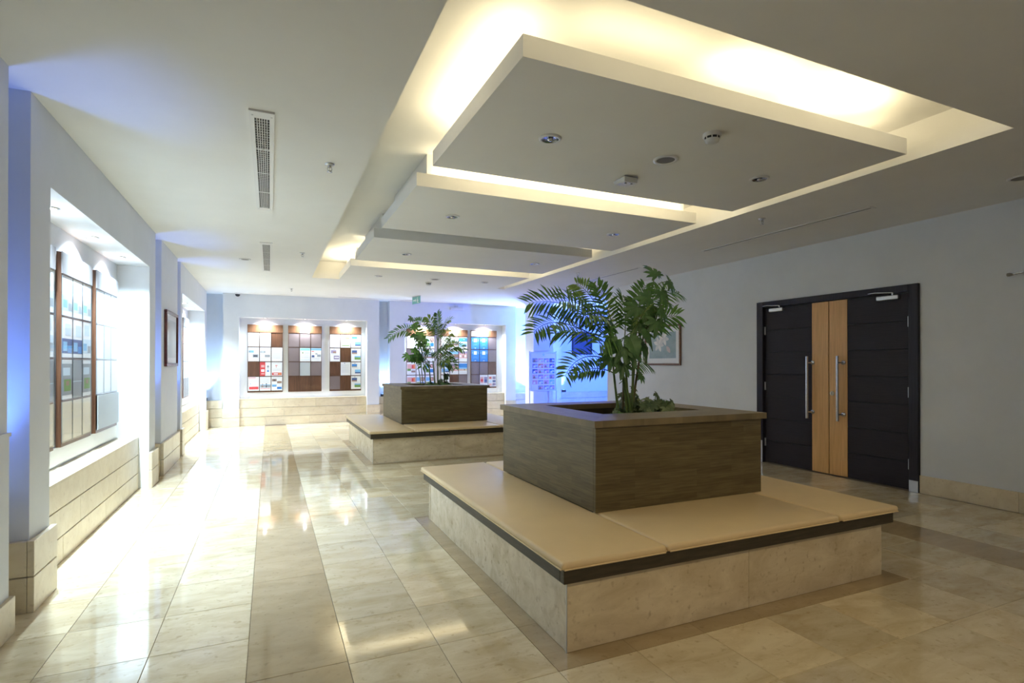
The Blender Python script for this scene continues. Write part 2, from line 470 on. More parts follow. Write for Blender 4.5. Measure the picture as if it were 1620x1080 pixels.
for dy in (0, 5.64):        # tan border strips round each bench
    x0, x1, y0, y1 = 1.245, 3.93, 2.265 + dy, 5.085 + dy
    for q in range(6):
        a, b_ = x0 + q*W_, x0 + (q+1)*W_
        bx('border_tile', M['tan'], floor, a+.001, b_-.001, y0+.001, y0+.16, -0.006, 0)
        bx('border_tile', M['tan'], floor, a+.001, b_-.001, y1-.16, y1-.001, -0.006, 0)
    for q in range(6):
        a, b_ = y0 + q*H_, y0 + (q+1)*H_
        if q == 0: a += .16
        if q == 5: b_ -= .16
        bx('border_tile', M['tan'], floor, x0+.001, x0+.16, a+.001, b_-.001, -0.006, 0)
        bx('border_tile', M['tan'], floor, x1-.16, x1-.001, a+.001, b_-.001, -0.006, 0)

# ------------------------------------------------------------------ ceiling with cove and hung panels
ce = MB()
sx0, sx1, sy0, sy1 = SLOT
ZT = CZ + ST
ce.box(-1.95, sx0, -2.5, 14.6, CZ, ZT)
ce.box(sx1, 10.7, -2.5, 14.6, CZ, ZT)
ce.box(sx0, sx1, -2.5, sy0, CZ, ZT)
ce.box(sx0, sx1, sy1, 14.6, CZ, ZT)
ce.box(PX0, PX1, PEN_Y, sy1, CZ, ZT)                 # peninsula carrying the fourth cove
ce.box(sx0-.2, sx1+.2, sy0-.2, sy1+.2, TOPZ, TOPZ+.05)
ce.box(sx0-.2, sx0-.15, sy0-.2, sy1+.2, ZT, TOPZ); ce.box(sx1+.15, sx1+.2, sy0-.2, sy1+.2, ZT, TOPZ)
ce.box(sx0-.2, sx1+.2, sy0-.2, sy0-.15, ZT, TOPZ); ce.box(sx0-.2, sx1+.2, sy1+.15, sy1+.2, ZT, TOPZ)
ceiling = ce.build('ceiling', M['ceil'], None, 'structure')
for y0, y1 in PANELS:
    p = bx('hung_panel', M['ceil'], ceiling, PX0, PX1, y0, y1, CZ, ZT)
    q_ = .5 if y0 < 3 else .13
    bx('plenum_box', M['ceil'], p, PX0+q_, PX1-.07, y0+q_, y1-.12, ZT, TOPZ)
bx('plenum_box', M['ceil'], ceiling, PX0+.13, PX1-.07, PEN_Y+.13, sy1, ZT, TOPZ)

# ------------------------------------------------------------------ walls
NZ0, NZ1 = 0.60, 2.58           # left niches
BZ0, BZ1 = 0.63, 2.52           # back niches
wl = MB()
OX = -1.95
wl.box(OX, LX, -2.5, 3.79, 0, CZ)
wl.box(LX, LX + .014, -2.5, 3.775, 0, 1.075); wl.box(LX, LX + .022, -2.5, 3.78, 1.06, 1.08)
def recess_left(y0, y1):
    wl.box(OX, -1.64, y0, y1, 0, CZ)
for y0, y1 in ((3.79, 4.09), (7.93, 8.33), (9.69, 10.0), (13.88, 14.6)): recess_left(y0, y1)
wl.box(OX, LX, 8.33, 9.69, 0, CZ)
LN = [(4.09, 7.93, 4.41, 7.57), (10.0, 13.88, 10.2, 13.5)]
for y0, y1, a, b in LN:
    wl.box(OX, LX, y0, a, 0, CZ); wl.box(OX, LX, b, y1, 0, CZ)
    wl.box(OX, LX, a, b, NZ1, CZ)
    wl.box(OX, -1.60, a, b, 0, NZ1)
    wl.box(-1.60, -1.42, a, b, 0, NZ0 - .025)
wall_left = wl.build('wall_left', M['wall'], None, 'structure')

wb = MB()
BO = 14.6
wb.box(-1.64, -0.97, 14.30, BO, 0, CZ)
wb.box(2.525, 2.79, 14.30, BO, 0, CZ)
wb.box(6.31, 7.30, 14.30, BO, 0, CZ)
wb.box(7.30, 7.77, BY, BO, 0, CZ)
wb.box(7.77, 10.7, 14.30, BO, 0, CZ)
BN = [(-0.97, 2.525, -0.645, 2.225), (2.79, 6.31, 3.165, 6.01)]
for x0, x1, a, b in BN:
    wb.box(x0, a, BY, BO, 0, CZ); wb.box(b, x1, BY, BO, 0, CZ)
    wb.box(a, b, BY, BO, BZ1, CZ); wb.box(a, b, 14.30, BO, 0, BZ1)
    wb.box(a, b, 14.125, 14.30, 0, BZ0 - .025)
wall_back = wb.build('wall_back', M['wall'], None, 'structure')

wr = MB()
DY0, DY1, DZ = 3.82, 5.85, 2.275
RO = RX + 0.25
wr.box(RX, RO, -2.5, DY0, 0, CZ); wr.box(RX, RO, DY1, 9.94, 0, CZ); wr.box(RX, RO, DY0, DY1, DZ, CZ)
wr.box(RX - .010, RX, -2.5, 3.715, 0, 1.11); wr.box(RX - .010, RX, 5.95, 9.93, 0, 1.11)
wr.box(RO, 10.7, 9.69, 9.94, 0, CZ)
wr.box(10.5, 10.7, 9.94, 14.6, 0, CZ)
wall_right = wr.build('wall_right', M['wall'], None, 'structure')
pil = MB(); pil.box(6.33, 6.91, 12.9, 13.4, 0, CZ)
pillar = pil.build('wall_pillar', M['wall'], None, 'structure')

# stones of the plinths: one object each
def stone(parent, x0, x1, y0, y1, z0, z1):
    bx('plinth_stone', M['stone'], parent, x0, x1, y0, y1, z0, z1, 0.0025)
def course_y(parent, xf, depth, y0, y1, rows, length, shift):
    """courses of stones on a face x = xf running along y, face looking +x"""
    for r, (z0, z1) in enumerate(rows):
        y = y0; first = True
        while y < y1 - 0.01:
            l = length * (shift[r % len(shift)] if first else 1.0); first = False
            e = min(y + l, y1)
            if y1 - e < 0.15: e = y1
            stone(parent, xf - depth, xf + random.uniform(-.001, .001), y + .0012, e - .0012, z0, z1)
            y = e
def course_x(parent, yf, depth, x0, x1, rows, length, shift):
    for r, (z0, z1) in enumerate(rows):
        x = x0; first = True
        while x < x1 - 0.01:
            l = length * (shift[r % len(shift)] if first else 1.0); first = False
            e = min(x + l, x1)
            if x1 - e < 0.15: e = x1
            stone(parent, x + .0012, e - .0012, yf + random.uniform(-.001, .001), yf + depth, z0, z1)
            x = e
BASE = [(0.0, 0.205), (0.211, 0.415)]
PL3 = [(0.0, 0.180), (0.187, 0.388), (0.395, 0.585)]
LEDGE = [(0.0, 0.205), (0.211, 0.415), (0.421, 0.60)]
# left wall bases (wrapping the returns)
course_y(wall_left, LX + .035, .03, -2.5, 3.80, [(0, .20)], 0.95, [1])
for y0, y1 in ((4.055, 4.44), (7.54, 7.955), (8.30, 9.715), (9.965, 10.23), (13.47, 13.90)):
    course_y(wall_left, LX + .035, .034, y0, y1, BASE, 0.75, [1])
for y0 in (4.055, 8.30, 9.965):      # near returns facing the camera
    course_x(wall_left, y0, .034, -1.63, LX, BASE, 0.5, [1])
for y0, y1, a, b in LN:
    course_y(wall_left, -1.388, .03, a + .002, b - .002, PL3, 1.15, [0.55, 0.9, 0.65])
    sl = MB(); sl.box(-1.598, -1.384, a + .003, b - .003, NZ0 - .022, NZ0)
    sl.build('sill_slab', M['stone'], wall_left)
    nb = MB(); nb.box(-1.597, -1.585, a + .05, b - .05, NZ0 + .02, 0.76); nb.build('niche_backboard', M['niche'], wall_left)
for y0, y1 in ((3.80, 4.05), (7.96, 8.29), (9.72, 9.96), (13.90, 14.28)):
    course_y(wall_left, -1.40, .22, y0, y1, LEDGE, 0.6, [1])
# back wall
for x0, x1 in ((-0.985, -0.635), (2.215, 2.54), (2.775, 3.175), (6.0, 6.325), (7.285, 7.785)):
    course_x(wall_back, BY - .03, .029, x0, x1, BASE, 0.75, [1])
for x0, x1, a, b in BN:
    course_x(wall_back, 14.095, .029, a + .002, b - .002, [(0, .2), (.206, .408), (.414, BZ0 - .024)], 0.95, [0.6, 1, 0.75])
    sl = MB(); sl.box(a + .003, b - .003, 14.09, 14.298, BZ0 - .022, BZ0); sl.build('sill_slab', M['stone'], wall_back)
for x0, x1 in ((-1.40, -0.99), (2.545, 2.77), (6.33, 7.28), (7.79, 10.48)):
    course_x(wall_back, 14.15, .149, x0, x1, LEDGE, 0.9, [0.7, 1, 0.85])
# right wall skirting
for y0, y1 in ((-2.5, 3.715), (5.95, 9.94)):
    n = max(1, round((y1 - y0) / 0.93))
    for q in range(n):
        a, b = y1 - (q + 1) * (y1 - y0) / n, y1 - q * (y1 - y0) / n
        bx('skirting_stone', M['stone'], wall_right, RX - .030, RX - .0105, a + .0012, b - .0012, 0, .20, .0025)

# ------------------------------------------------------------------ double door
door = bpy.data.objects.new('door_1', None); door.location = (RX, 4.82, 0); COL.objects.link(door)
door['kind'] = 'structure'; door['label'] = 'dark wood double door with two oak strips'
fo0, fo1, foz = 3.72, 5.945, 2.352
f0, f1, fz = 3.825, 5.835, 2.268
bx('frame_jamb', M['wengef'], door, RX - .035, RX + .12, fo0, f0, 0, foz, .004)
bx('frame_jamb', M['wengef'], door, RX - .035, RX + .12, f1, fo1, 0, foz, .004)
bx('frame_head', M['wengef'], door, RX - .035, RX + .12, f0, f1, fz, foz, .004)
bx('frame_shoe', M['alu'], door, RX - .038, RX - .0352, fo0 + .005, f0 - .005, 0.002, .13)
bx('frame_shoe', M['alu'], door, RX - .038, RX - .0352, f1 + .005, fo1 - .005, 0.002, .32)
mid = 4.823
def leaf(y0, y1, s0, s1, hinge_y, left):
    body = bx('door_leaf', M['black'], door, RX + .022, RX + .07, y0 + .004, y1 - .004, 0.008, fz - .004)
    a0, a1 = (s1, y1 - .004) if s1 < y1 - .1 else (y0 + .004, s0)
    for q in range(7):
        z0, z1 = 0.010 + q * 0.3215, 0.010 + (q + 1) * 0.3215 - .009
        bx('door_panel', M['wenge'], body, RX + .010, RX + .022, a0 + .002, a1 - .002, z0, min(z1, fz - .006), .002)
    bx('oak_strip', M['veneer'], body, RX + .008, RX + .022, s0 + .001, s1 - .001, 0.010, fz - .006, .002)
    hy = 5.08 if left else 4.647
    h = MB(); h.tube([(RX - .075, hy, .715), (RX - .075, hy, 1.546)], .017, 14)
    h.build('pull_handle', M['chrome'], body)
    for z in (.80, 1.46):
        s = MB(); s.tube([(RX - .075, hy, z), (RX - .02, hy - .022, z), (RX + .008, hy - .03, z)], .010, 10)
        s.lathe((RX - .004, hy - .03, z), [(0.0, -.004), (.028, -.004), (.028, .012)], 16, 0, 'x')
        s.build('handle_standoff', M['chrome'], body)
    for z in (.30, 1.12, 1.93):
        bx('hinge', M['alu'], body, RX - .004, RX + .012, hinge_y - .012, hinge_y + .012, z - .06, z + .06, .003)
    c0, c1 = (5.49, 5.72) if left else (3.93, 4.18)
    cl = MB(); cl.box(RX - .045, RX + .010, c0, c1, 2.195, 2.245, 0, .006)
    cl.build('door_closer', M['alu'], body)
    ar = MB(); ar.tube([(RX - .03, (c0 + c1)/2 - .06, 2.247), (RX - .03, (c0 + c1)/2 - .06, 2.275)], .012, 10)
    ar.tube([(RX - .035, (c0+c1)/2 - .06, 2.275), (RX - .10, (c0+c1)/2 + .10, 2.285), (RX - .04, (c0+c1)/2 + .22, 2.29)], .007, 8)
    ar.build('closer_arm', M['chrome'], body)
    return body
lf = leaf(mid + .002, f1, mid + .004, 5.067, f1 - .012, True)
rf = leaf(f0, mid - .002, 4.572, mid - .004, f0 + .012, False)
k = MB(); k.lathe((RX + .004, 4.775, 1.062), [(0, -.007), (.028, -.007), (.030, .006)], 20, 0, 'x'); k.box(RX - .0035, RX - .001, 4.772, 4.778, 1.045, 1.078, 1)
k.build('lock', [flat('lock_plate', (0.72, 0.68, 0.58), 0.35), M['black']], rf)

# ------------------------------------------------------------------ ceiling fixtures
def downlight(x, y, label, group='round downlights in the ceiling'):
    t = thing('downlight', (x, y, CZ), label, 'downlight', group)
    a = MB(); a.lathe((x, y, CZ), [(.082, -.001), (.080, -.008), (.062, -.012), (.060, -.004), (.058, .0)], 28)
    a.build('trim_ring', M['white'], t)
    b = MB(); b.lathe((x, y, CZ), [(.060, -.010), (.050, -.004), (.030, -.002), (0.0, -.0015)], 24)
    b.build('reflector', M['lens'], t)
    c = MB(); c.lathe((x, y, CZ), [(.020, -.003), (.022, -.012), (.012, -.020), (0, -.021)], 16)
    c.build('bulb', M['chrome'], t)
for x, y, l in ((1.815, 3.43, 'unlit round downlight at the near end of the largest hung panel'),
                (3.86, 3.43, 'unlit round downlight near the far corner of the largest hung panel'),
                (1.81, 5.69, 'left unlit downlight of the second hung panel'),
                (3.875, 5.65, 'right unlit downlight of the second hung panel'),
                (1.815, 7.92, 'left unlit downlight of the third hung panel'),
                (3.865, 7.85, 'right unlit downlight of the third hung panel'),
                (1.815, 10.10, 'left unlit downlight past the last cove'),
                (3.86, 10.04, 'right unlit downlight past the last cove')):
    downlight(x, y, l)
downlight(1.2, -0.7, 'added fill downlight in the ceiling behind the camera on the left')  # unseen fixtures added for the two fill spots
downlight(3.4, -0.7, 'added fill downlight in the ceiling behind the camera on the right')
def speaker(x, y, label, r=.098):
    t = thing('ceiling_speaker', (x, y, CZ), label, 'speaker', 'round ceiling speakers')
    a = MB(); a.lathe((x, y, CZ), [(r, -.001), (r - .002, -.009), (r - .026, -.009), (r - .028, -.005)], 30); a.build('rim', M['white'], t)
    b = MB(); b.disc((x, y, CZ - .006), r - .026, 30); b.build('grille', M['grey'], t)
speaker(2.83, 3.415, 'round ceiling speaker with grey grille in the largest hung panel')
speaker(2.86, 10.07, 'round ceiling speaker past the last cove beside the far smoke detector')
speaker(-0.35, 9.33, 'round ceiling speaker beside the far slatted vent', .085)
speaker(5.90, 2.49, 'round ceiling speaker cut by the right edge of the frame')
speaker(5.90, 9.05, 'round ceiling speaker near the far linear air slot', .085)
def smoke(x, y, label):
    t = thing('smoke_detector', (x, y, CZ), label, 'smoke detector', 'white smoke detectors')
    a = MB(); a.lathe((x, y, CZ), [(.062, 0), (.062, -.022), (.054, -.026)], 24); a.build('base', M['white'], t)
    b = MB(); b.lathe((x, y, CZ), [(.050, -.024), (.046, -.040)], 24); b.build('vent_gap', M['black'], t)
    c = MB(); c.lathe((x, y, CZ), [(.050, -.040), (.044, -.058), (.026, -.066), (0, -.067)], 24)
    for j in range(8):
        a_ = 2*PI*j/8; c.tube([(x + .049*math.cos(a_), y + .049*math.sin(a_), CZ - .024), (x + .049*math.cos(a_), y + .049*math.sin(a_), CZ - .042)], .004, 6)
    c.build('sensing_cap', M['white'], t)
smoke(2.81, 2.90, 'white smoke detector on the largest hung panel')
smoke(2.85, 10.5, 'white smoke detector past the last cove before the exit sign')
def sprinkler(x, y, label):
    t = thing('sprinkler', (x, y, CZ), label, 'sprinkler', 'ceiling sprinklers')
    a = MB(); a.lathe((x, y, CZ), [(.038, 0), (.036, -.008), (.016, -.012)], 20); a.build('rosette', M['alu'], t)
    b = MB(); b.lathe((x, y, CZ), [(.014, -.008), (.014, -.026), (.008, -.03)], 12)
    for s in (-1, 1): b.tube([(x + s*.014, y, CZ - .024), (x + s*.017, y, CZ - .045), (x, y, CZ - .062)], .0035, 6)
    b.tube([(x, y, CZ - .028), (x, y, CZ - .062)], .0035, 6); b.build('body', M['chrome'], t)
    c = MB(); c.lathe((x, y, CZ), [(0, -.062), (.019, -.062), (.020, -.065), (0, -.065)], 16); c.build('deflector', M['chrome'], t)
sprinkler(0.435, 4.60, 'pendent sprinkler head beside the near slatted vent')
sprinkler(0.425, 8.45, 'pendent sprinkler head beside the far slatted vent')
sprinkler(0.417, 12.55, 'pendent sprinkler head nearest the back wall')
sprinkler(4.955, 4.37, 'pendent sprinkler head beside the near linear air slot')
sprinkler(4.968, 8.35, 'pendent sprinkler head above the near palm')
def grille_vent(x0, x1, y0, y1, label):
    t = thing('air_vent', ((x0+x1)/2, (y0+y1)/2, CZ), label, 'vent', 'slatted ceiling vents')
    xc = (x0 + x1) / 2; hw = .045
    b = MB(); b.box(xc-hw, xc+hw, y0+.10, y1-.10, CZ-.002, CZ-.0005); b.build('duct_opening', M['black'], t)
    a = MB()
    a.box(x0, xc-hw, y0, y1, CZ-.012, CZ); a.box(xc+hw, x1, y0, y1, CZ-.012, CZ)
    a.box(xc-hw, xc+hw, y0, y0+.10, CZ-.012, CZ); a.box(xc-hw, xc+hw, y1-.10, y1, CZ-.012, CZ)
    a.build('frame', M['offwhite'], t)
    for q in range(5):
        x = xc - hw + 2*hw*(q+1)/6
        bx('slat', M['offwhite'], t, x-.0025, x+.0025, y0+.10, y1-.10, CZ-.012, CZ-.002)
    for q in range(3):
        y = y0 + .10 + (y1-y0-.2)*(q+1)/4
        bx('cross_bar', M['offwhite'], t, xc-hw, xc+hw, y-.009, y+.009, CZ-.0125, CZ-.0115)
    fins = MB(); y = y0 + .115
    while y < y1 - .11:
        fins.box(xc-hw, xc+hw, y-.0015, y+.0015, CZ-.005, CZ-.002); y += .045
    o = fins.build('rear_fins', M['offwhite'], t); o['kind'] = 'stuff'
    for sx in (x0+.018, x1-.018):
        for sy in (y0+.06, y1-.06):
            s = MB(); s.lathe((sx, sy, CZ), [(.007, -.0118), (.006, -.014), (0, -.0145)], 10); s.build('screw', M['alu'], t)
grille_vent(-0.125, 0.025, 3.80, 6.23, 'long white slatted vent in the ceiling, the nearer of two')
grille_vent(-0.125, 0.030, 7.92, 10.37, 'long white slatted vent in the ceiling, the farther of two')
def linear(x0, x1, y0, y1, label, n=0):
    t = thing('linear_air_slot', ((x0+x1)/2, (y0+y1)/2, CZ), label, 'vent', 'thin linear ceiling air slots')
    al = y1 - y0 > x1 - x0
    w = .012
    b = MB(); b.box(x0+.004, x1-.004, y0+.004, y1-.004, CZ-.003, CZ-.0005); b.build('slot_opening', M['grey'], t)
    for s in (0, 1):
        if al: bx('slot_flange', M['offwhite'], t, (x0 if s == 0 else x1-w*2), (x0+w*2 if s == 0 else x1), y0, y1, CZ-.007, CZ)
        else: bx('slot_flange', M['offwhite'], t, x0, x1, (y0 if s == 0 else y1-w*2), (y0+w*2 if s == 0 else y1), CZ-.007, CZ)
    if al: bx('end_cap', M['offwhite'], t, x0-.01, x1+.01, y0-.02, y0, CZ-.007, CZ)
linear(5.585, 5.670, 3.60, 5.98, 'thin linear air slot in the ceiling before the double door')
linear(5.585, 5.670, 7.48, 9.54, 'thin linear air slot in the ceiling behind the near palm')
linear(1.50, 3.35, 13.70, 13.77, 'thin linear air slot in the ceiling along the back wall')
# movement sensor
t = thing('motion_sensor', (2.82, 3.94, CZ), 'white boxy motion sensor at the rear of the largest hung panel', 'sensor')
bx('mount_plate', M['offwhite'], t, 2.76, 2.90, 3.90, 4.03, CZ-.012, CZ, .003)
a = MB()
pr_ = [(2.74, 3.83, CZ-.055), (2.87, 3.83, CZ-.055), (2.87, 3.98, CZ-.045), (2.74, 3.98, CZ-.045)]
a.grid([pr_, [(p[0], p[1], CZ-.012) for p in pr_]], 0, False, True); a.face(pr_[::-1]); a.build('housing', M['white'], t)
for sx in (2.775, 2.835):
    s = MB(); s.lathe((sx, 3.87, CZ-.052), [(.012, 0), (.010, -.008), (0, -.009)], 12); s.build('led_eye', M['lens'], t)
# dome camera at the back wall
t = thing('dome_camera', (-0.67, 13.9, CZ), 'small black and white dome camera at the top of the back wall', 'camera')
a = MB(); a.lathe((-0.67, 13.9, CZ), [(.062, 0), (.060, -.022), (.050, -.028)], 22); a.build('collar', M['white'], t)
a = MB(); a.lathe((-0.67, 13.9, CZ), [(.052, -.026), (.050, -.045), (.034, -.070), (0, -.082)], 22); a.build('dome', M['black'], t)
# exit sign: a thin panel hung edge-on to the room, nearer end to the right
t = thing('exit_sign', (3.19, 12.8, CZ), 'small green and white hanging exit sign under the ceiling', 'sign')
ea, eb = Vector((3.13, 13.0, 0)), Vector((3.22, 12.6, 0)); ed = (eb-ea).normalized(); en = Vector((-ed.y, ed.x, 0))
if en.y > 0: en = -en
def eprism(u0, u1, z0, z1, w0, w1, b, mi=0):
    P = []
    for z in (z0, z1):
        P += [ea + ed*u0 + en*w0 + Vector((0,0,z)), ea + ed*u1 + en*w0 + Vector((0,0,z)), ea + ed*u1 + en*w1 + Vector((0,0,z)), ea + ed*u0 + en*w1 + Vector((0,0,z))]
    b.grid([P[:4], P[4:]], mi, False, True); b.face(P[:4][::-1], mi); b.face(P[4:], mi)
EL = (eb-ea).length
b = MB(); eprism(0, EL, CZ-.014, CZ, -.015, .015, b); b.build('ceiling_bracket', M['alu'], t)
b = MB(); eprism(0, EL, 2.87, CZ-.015, -.004, .004, b); b.build('sign_panel', flat('exit_teal', (0.16, 0.42, 0.38), 0.3), t)
b = MB()
eprism(.05, .16, 2.94, 2.965, .0042, .0048, b); eprism(.16, .19, 2.925, 2.98, .0042, .0048, b)
eprism(.26, .29, 2.89, 2.98, .0042, .0048, b); eprism(.23, .33, 2.935, 2.95, .0042, .0048, b); eprism(.262, .288, 2.99, 3.015, .0042, .0048, b); eprism(.29, .34, 2.885, 2.90, .0042, .0048, b)
b.build('arrow_and_runner', M['white'], t)
# emergency light
t = thing('emergency_light', (4.56, 13.96, 2.92), 'small white emergency light high on the back wall', 'lamp')
bx('back_plate', M['white'], t, 4.37, 4.75, 13.975, 14.0, 2.875, 2.955, .004)
a = MB(); a.box(4.38, 4.74, 13.93, 13.975, 2.885, 2.93, 0, .006); a.build('diffuser', M['offwhite'], t)
bx('test_box', M['alu'], t, 4.52, 4.60, 13.96, 14.0, 2.955, 3.0)
# wall arm at the right edge of the frame
t = thing('wall_arm', (RX, 2.80, 2.32), 'thin dark metal arm on the right wall at the edge of the frame', 'bracket')
a = MB(); a.tube([(RX-.06, 2.88, 2.318), (RX-.06, 2.70, 2.335), (RX-.06, 2.40, 2.335)], .009, 10); a.build('rod', M['chrome'], t)
a = MB(); a.lathe((RX-.06, 2.88, 2.318), [(0, .02), (.016, .018), (.018, 0), (.010, -.03)], 12, 0, 'y'); a.build('knob', M['grey'], t)
a = MB(); a.tube([(RX-.06, 2.55, 2.335), (RX, 2.55, 2.335)], .010, 10); a.build('standoff', M['chrome'], t)

# niche lamps
def niche_lamp(x, y, z, label, group):
    t = thing('niche_lamp', (x, y, z), label, 'downlight', group)
    a = MB(); a.lathe((x, y, z), [(.060, -.001), (.058, -.007), (.044, -.008), (.042, -.003)], 24); a.build('trim_ring', M['alu'], t)
    b = MB(); b.disc((x, y, z-.003), .040, 20); b.build('lit_lens', M['glow'], t)
ORD = ('near', 'middle', 'far')
for y, w in zip((5.0, 6.0, 7.0), ORD):
    niche_lamp(-1.46, y, NZ1, 'lit downlight, %s one of three, in the top of the near left niche' % w, 'lit lamps of the near left niche')
for y, w in zip((10.75, 11.85, 12.95), ORD):
    niche_lamp(-1.46, y, NZ1, 'lit downlight, %s one of three, in the top of the far left niche' % w, 'lit lamps of the far left niche')
for x, w in zip((-0.10, 0.78, 1.74), ('left', 'middle', 'right')):
    niche_lamp(x, 14.14, BZ1, 'lit downlight over the %s board of the back niche left of the far palm' % w, 'lit lamps of the left back niche')
for x, w in zip((3.66, 4.59, 5.45), ('left', 'middle', 'right')):
    niche_lamp(x, 14.14, BZ1, 'lit downlight over the %s board of the back niche behind the far palm' % w, 'lit lamps of the right back niche')
# uplights on the ledges
UG = 'blue uplights on the recess ledges'
def uplight(x, y, label):
    t = thing('uplight', (x, y, .60), label, 'lamp', UG)
    bx('housing', M['black'], t, x-.05, x+.05, y-.05, y+.05, .601, .665, .004)
    b = MB(); b.disc((x, y, .667), .035, 18); b.build('lit_lens', emit('uplight_blue', (0.25, 0.5, 1.0), 6), t)
uplight(-1.47, 3.93, 'blue uplight on the ledge of the nearest left wall recess')
uplight(-1.47, 8.12, 'blue uplight on the ledge of the recess before the left wall picture')
uplight(-1.47, 9.84, 'blue uplight on the ledge of the recess past the left wall picture')
uplight(-1.35, 14.21, 'blue uplight on the ledge in the far left corner')
uplight(2.66, 14.22, 'blue uplight on the ledge between the two back niches')
uplight(6.85, 14.22, 'blue uplight on the ledge behind the pillar')
uplight(7.98, 14.22, 'blue uplight on the long ledge of the blue alcove')

# ------------------------------------------------------------------ benches
def bench_base(dy, which):
    t = thing('stone_bench', (2.6, 3.69 + dy, 0), which + ' square limestone bench with dark wood edge', 'bench', 'square stone benches')
    x0, x1, y0, y1 = 1.357, 3.834, 2.39 + dy, 4.98 + dy
    c = MB(); c.box(x0+.03, x1-.03, y0+.03, y1-.03, 0, .359); c.build('core', M['grey'], t)
    for a, b in ((x0, 2.596), (2.596, x1)):
        bx('stone_slab', M['stonebench'], t, a+.0008, b-.0008, y0, y0+.03, 0.001, .359, .0015)
        bx('stone_slab', M['stonebench'], t, a+.0008, b-.0008, y1-.03, y1, 0.001, .359, .0015)
    for q in range(3):
        a, b = y0+.03 + q*(y1-y0-.06)/3, y0+.03 + (q+1)*(y1-y0-.06)/3
        bx('stone_slab', M['stonebench'], t, x0+.004, x0+.03, a+.0006, b-.0006, 0.001, .359, .0015)
        bx('stone_slab', M['stonebench'], t, x1-.03, x1-.004, a+.0006, b-.0006, 0.001, .359, .0015)
    bx('corner_trim', M['alu'], t, x0-.001, x0+.004, y0-.001, y0+.006, 0.001, .357)
    X0, X1, Y0, Y1 = 1.32, 3.90, 2.352 + dy, 5.035 + dy
    for a in ((X0, X1, Y0, Y0+.04), (X0, X1, Y1-.04, Y1), (X0, X0+.04, Y0+.04, Y1-.04), (X1-.04, X1, Y0+.04, Y1-.04)):
        bx('wood_edge', M['darkwood'], t, *a, .360, .432, .003)
    bx('seat_board', M['darkwood'], t, X0+.04, X1-.04, Y0+.04, Y1-.04, .362, .429)
    return t
def cushion(x0, x1, y0, y1, label):
    b = MB(); b.box(x0, x1, y0, y1, .4335, .474, 0, .017)
    bm = bmesh.new()
    o = b.build('seat_cushion', M['vinyl'])
    # piped seam along the lower edge
    p = MB(); r = .0045; z = .4395
    p.tube([(x0+.012, y0-.001, z), (x1-.012, y0-.001, z)], r, 6); p.tube([(x0+.012, y1+.001, z), (x1-.012, y1+.001, z)], r, 6)
    p.tube([(x0-.001, y0+.012, z), (x0-.001, y1-.012, z)], r, 6); p.tube([(x1+.001, y0+.012, z), (x1+.001, y1-.012, z)], r, 6)
    p.build('piping', M['vinyl'], o)
    bm.free()
    tag(o, label, 'cushion', 'cream vinyl bench cushions')
for dy, w in ((0, 'near'), (5.64, 'far')):
    bench_base(dy, w)
    cushion(1.302, 1.944, 2.335 + dy, 5.075 + dy, 'long cream cushion on the left side of the %s bench' % w)
    cushion(1.955, 3.334, 2.340 + dy, 3.10 + dy, 'cream cushion on the front of the %s bench below the planter' % w)
    cushion(3.346, 3.935, 2.335 + dy, 5.075 + dy, 'cream cushion on the right side of the %s bench toward the door' % w)
    cushion(1.955, 3.334, 4.50 + dy, 5.070 + dy, 'cream cushion on the back of the %s bench behind the planter' % w)
PLDY = 5.75
def planter(dy, w):
    t = thing('planter_box', (2.68, 3.8 + dy, .4745), w + ' square dark oak planter box with wide rim on its bench', 'planter', 'oak planter boxes')
    x0, x1, y0, y1 = 1.938, 3.420, 3.03 + dy, 4.575 + dy
    z0, z1 = .4745, 1.03
    bx('side_board', M['oak'], t, x0, x1, y0, y0+.03, z0, z1, .002)
    bx('side_board', M['oak'], t, x0, x1, y1-.03, y1, z0, z1, .002)
    bx('side_board', M['oak'], t, x0, x0+.03, y0+.03, y1-.03, z0, z1, .002)
    bx('side_board', M['oak'], t, x1-.03, x1, y0+.03, y1-.03, z0, z1, .002)
    X0, X1, Y0, Y1, R, RF = x0-.022, x1+.035, y0-.022, y1+.022, .33, .40
    R2, RB = .29, .27
    zz0, zz1 = 1.031, 1.076
    def mitre(pts, m):
        b = MB(); lo = [(p[0], p[1], zz0) for p in pts]; hi = [(p[0], p[1], zz1) for p in pts]
        b.grid([lo, hi], 0, False, True); b.face(lo[::-1]); b.face(hi); b.build('rim_board', m, t)
    g = .0008
    mitre([(X0, Y0), (X1, Y0), (X1-R2, Y0+RF-g), (X0+R, Y0+RF-g)], M['oakx'])
    mitre([(X0, Y1), (X0+R, Y1-RB), (X1-R2, Y1-RB), (X1, Y1)], M['oakx'])
    mitre([(X0, Y0+g), (X0+R-g, Y0+RF), (X0+R-g, Y1-RB), (X0, Y1-g)], M['oaky'])
    mitre([(X1, Y0+g), (X1, Y1-g), (X1-R2+g, Y1-RB), (X1-R2+g, Y0+RF)], M['oaky'])
    # inner lining and soil
    xi0, xi1, yi0, yi1 = X0+R-.02, X1-R2+.02, Y0+RF-.02, Y1-RB+.02
    li = MB()
    li.box(xi0-.02, xi0, yi0, yi1, .60, 1.031); li.box(xi1, xi1+.02, yi0, yi1, .60, 1.031)
    li.box(xi0-.02, xi1+.02, yi0-.02, yi0, .60, 1.031); li.box(xi0-.02, xi1+.02, yi1, yi1+.02, .60, 1.031)
    li.build('lining', M['darkwood'], t)
    so = MB(); n = 14
    rows = [[(xi0 + (xi1-xi0)*i/n, yi0 + (yi1-yi0)*j/n, .965 + random.uniform(-.012, .012)) for i in range(n+1)] for j in range(n+1)]
    so.grid(rows); so.build('soil', M['soil'], t)
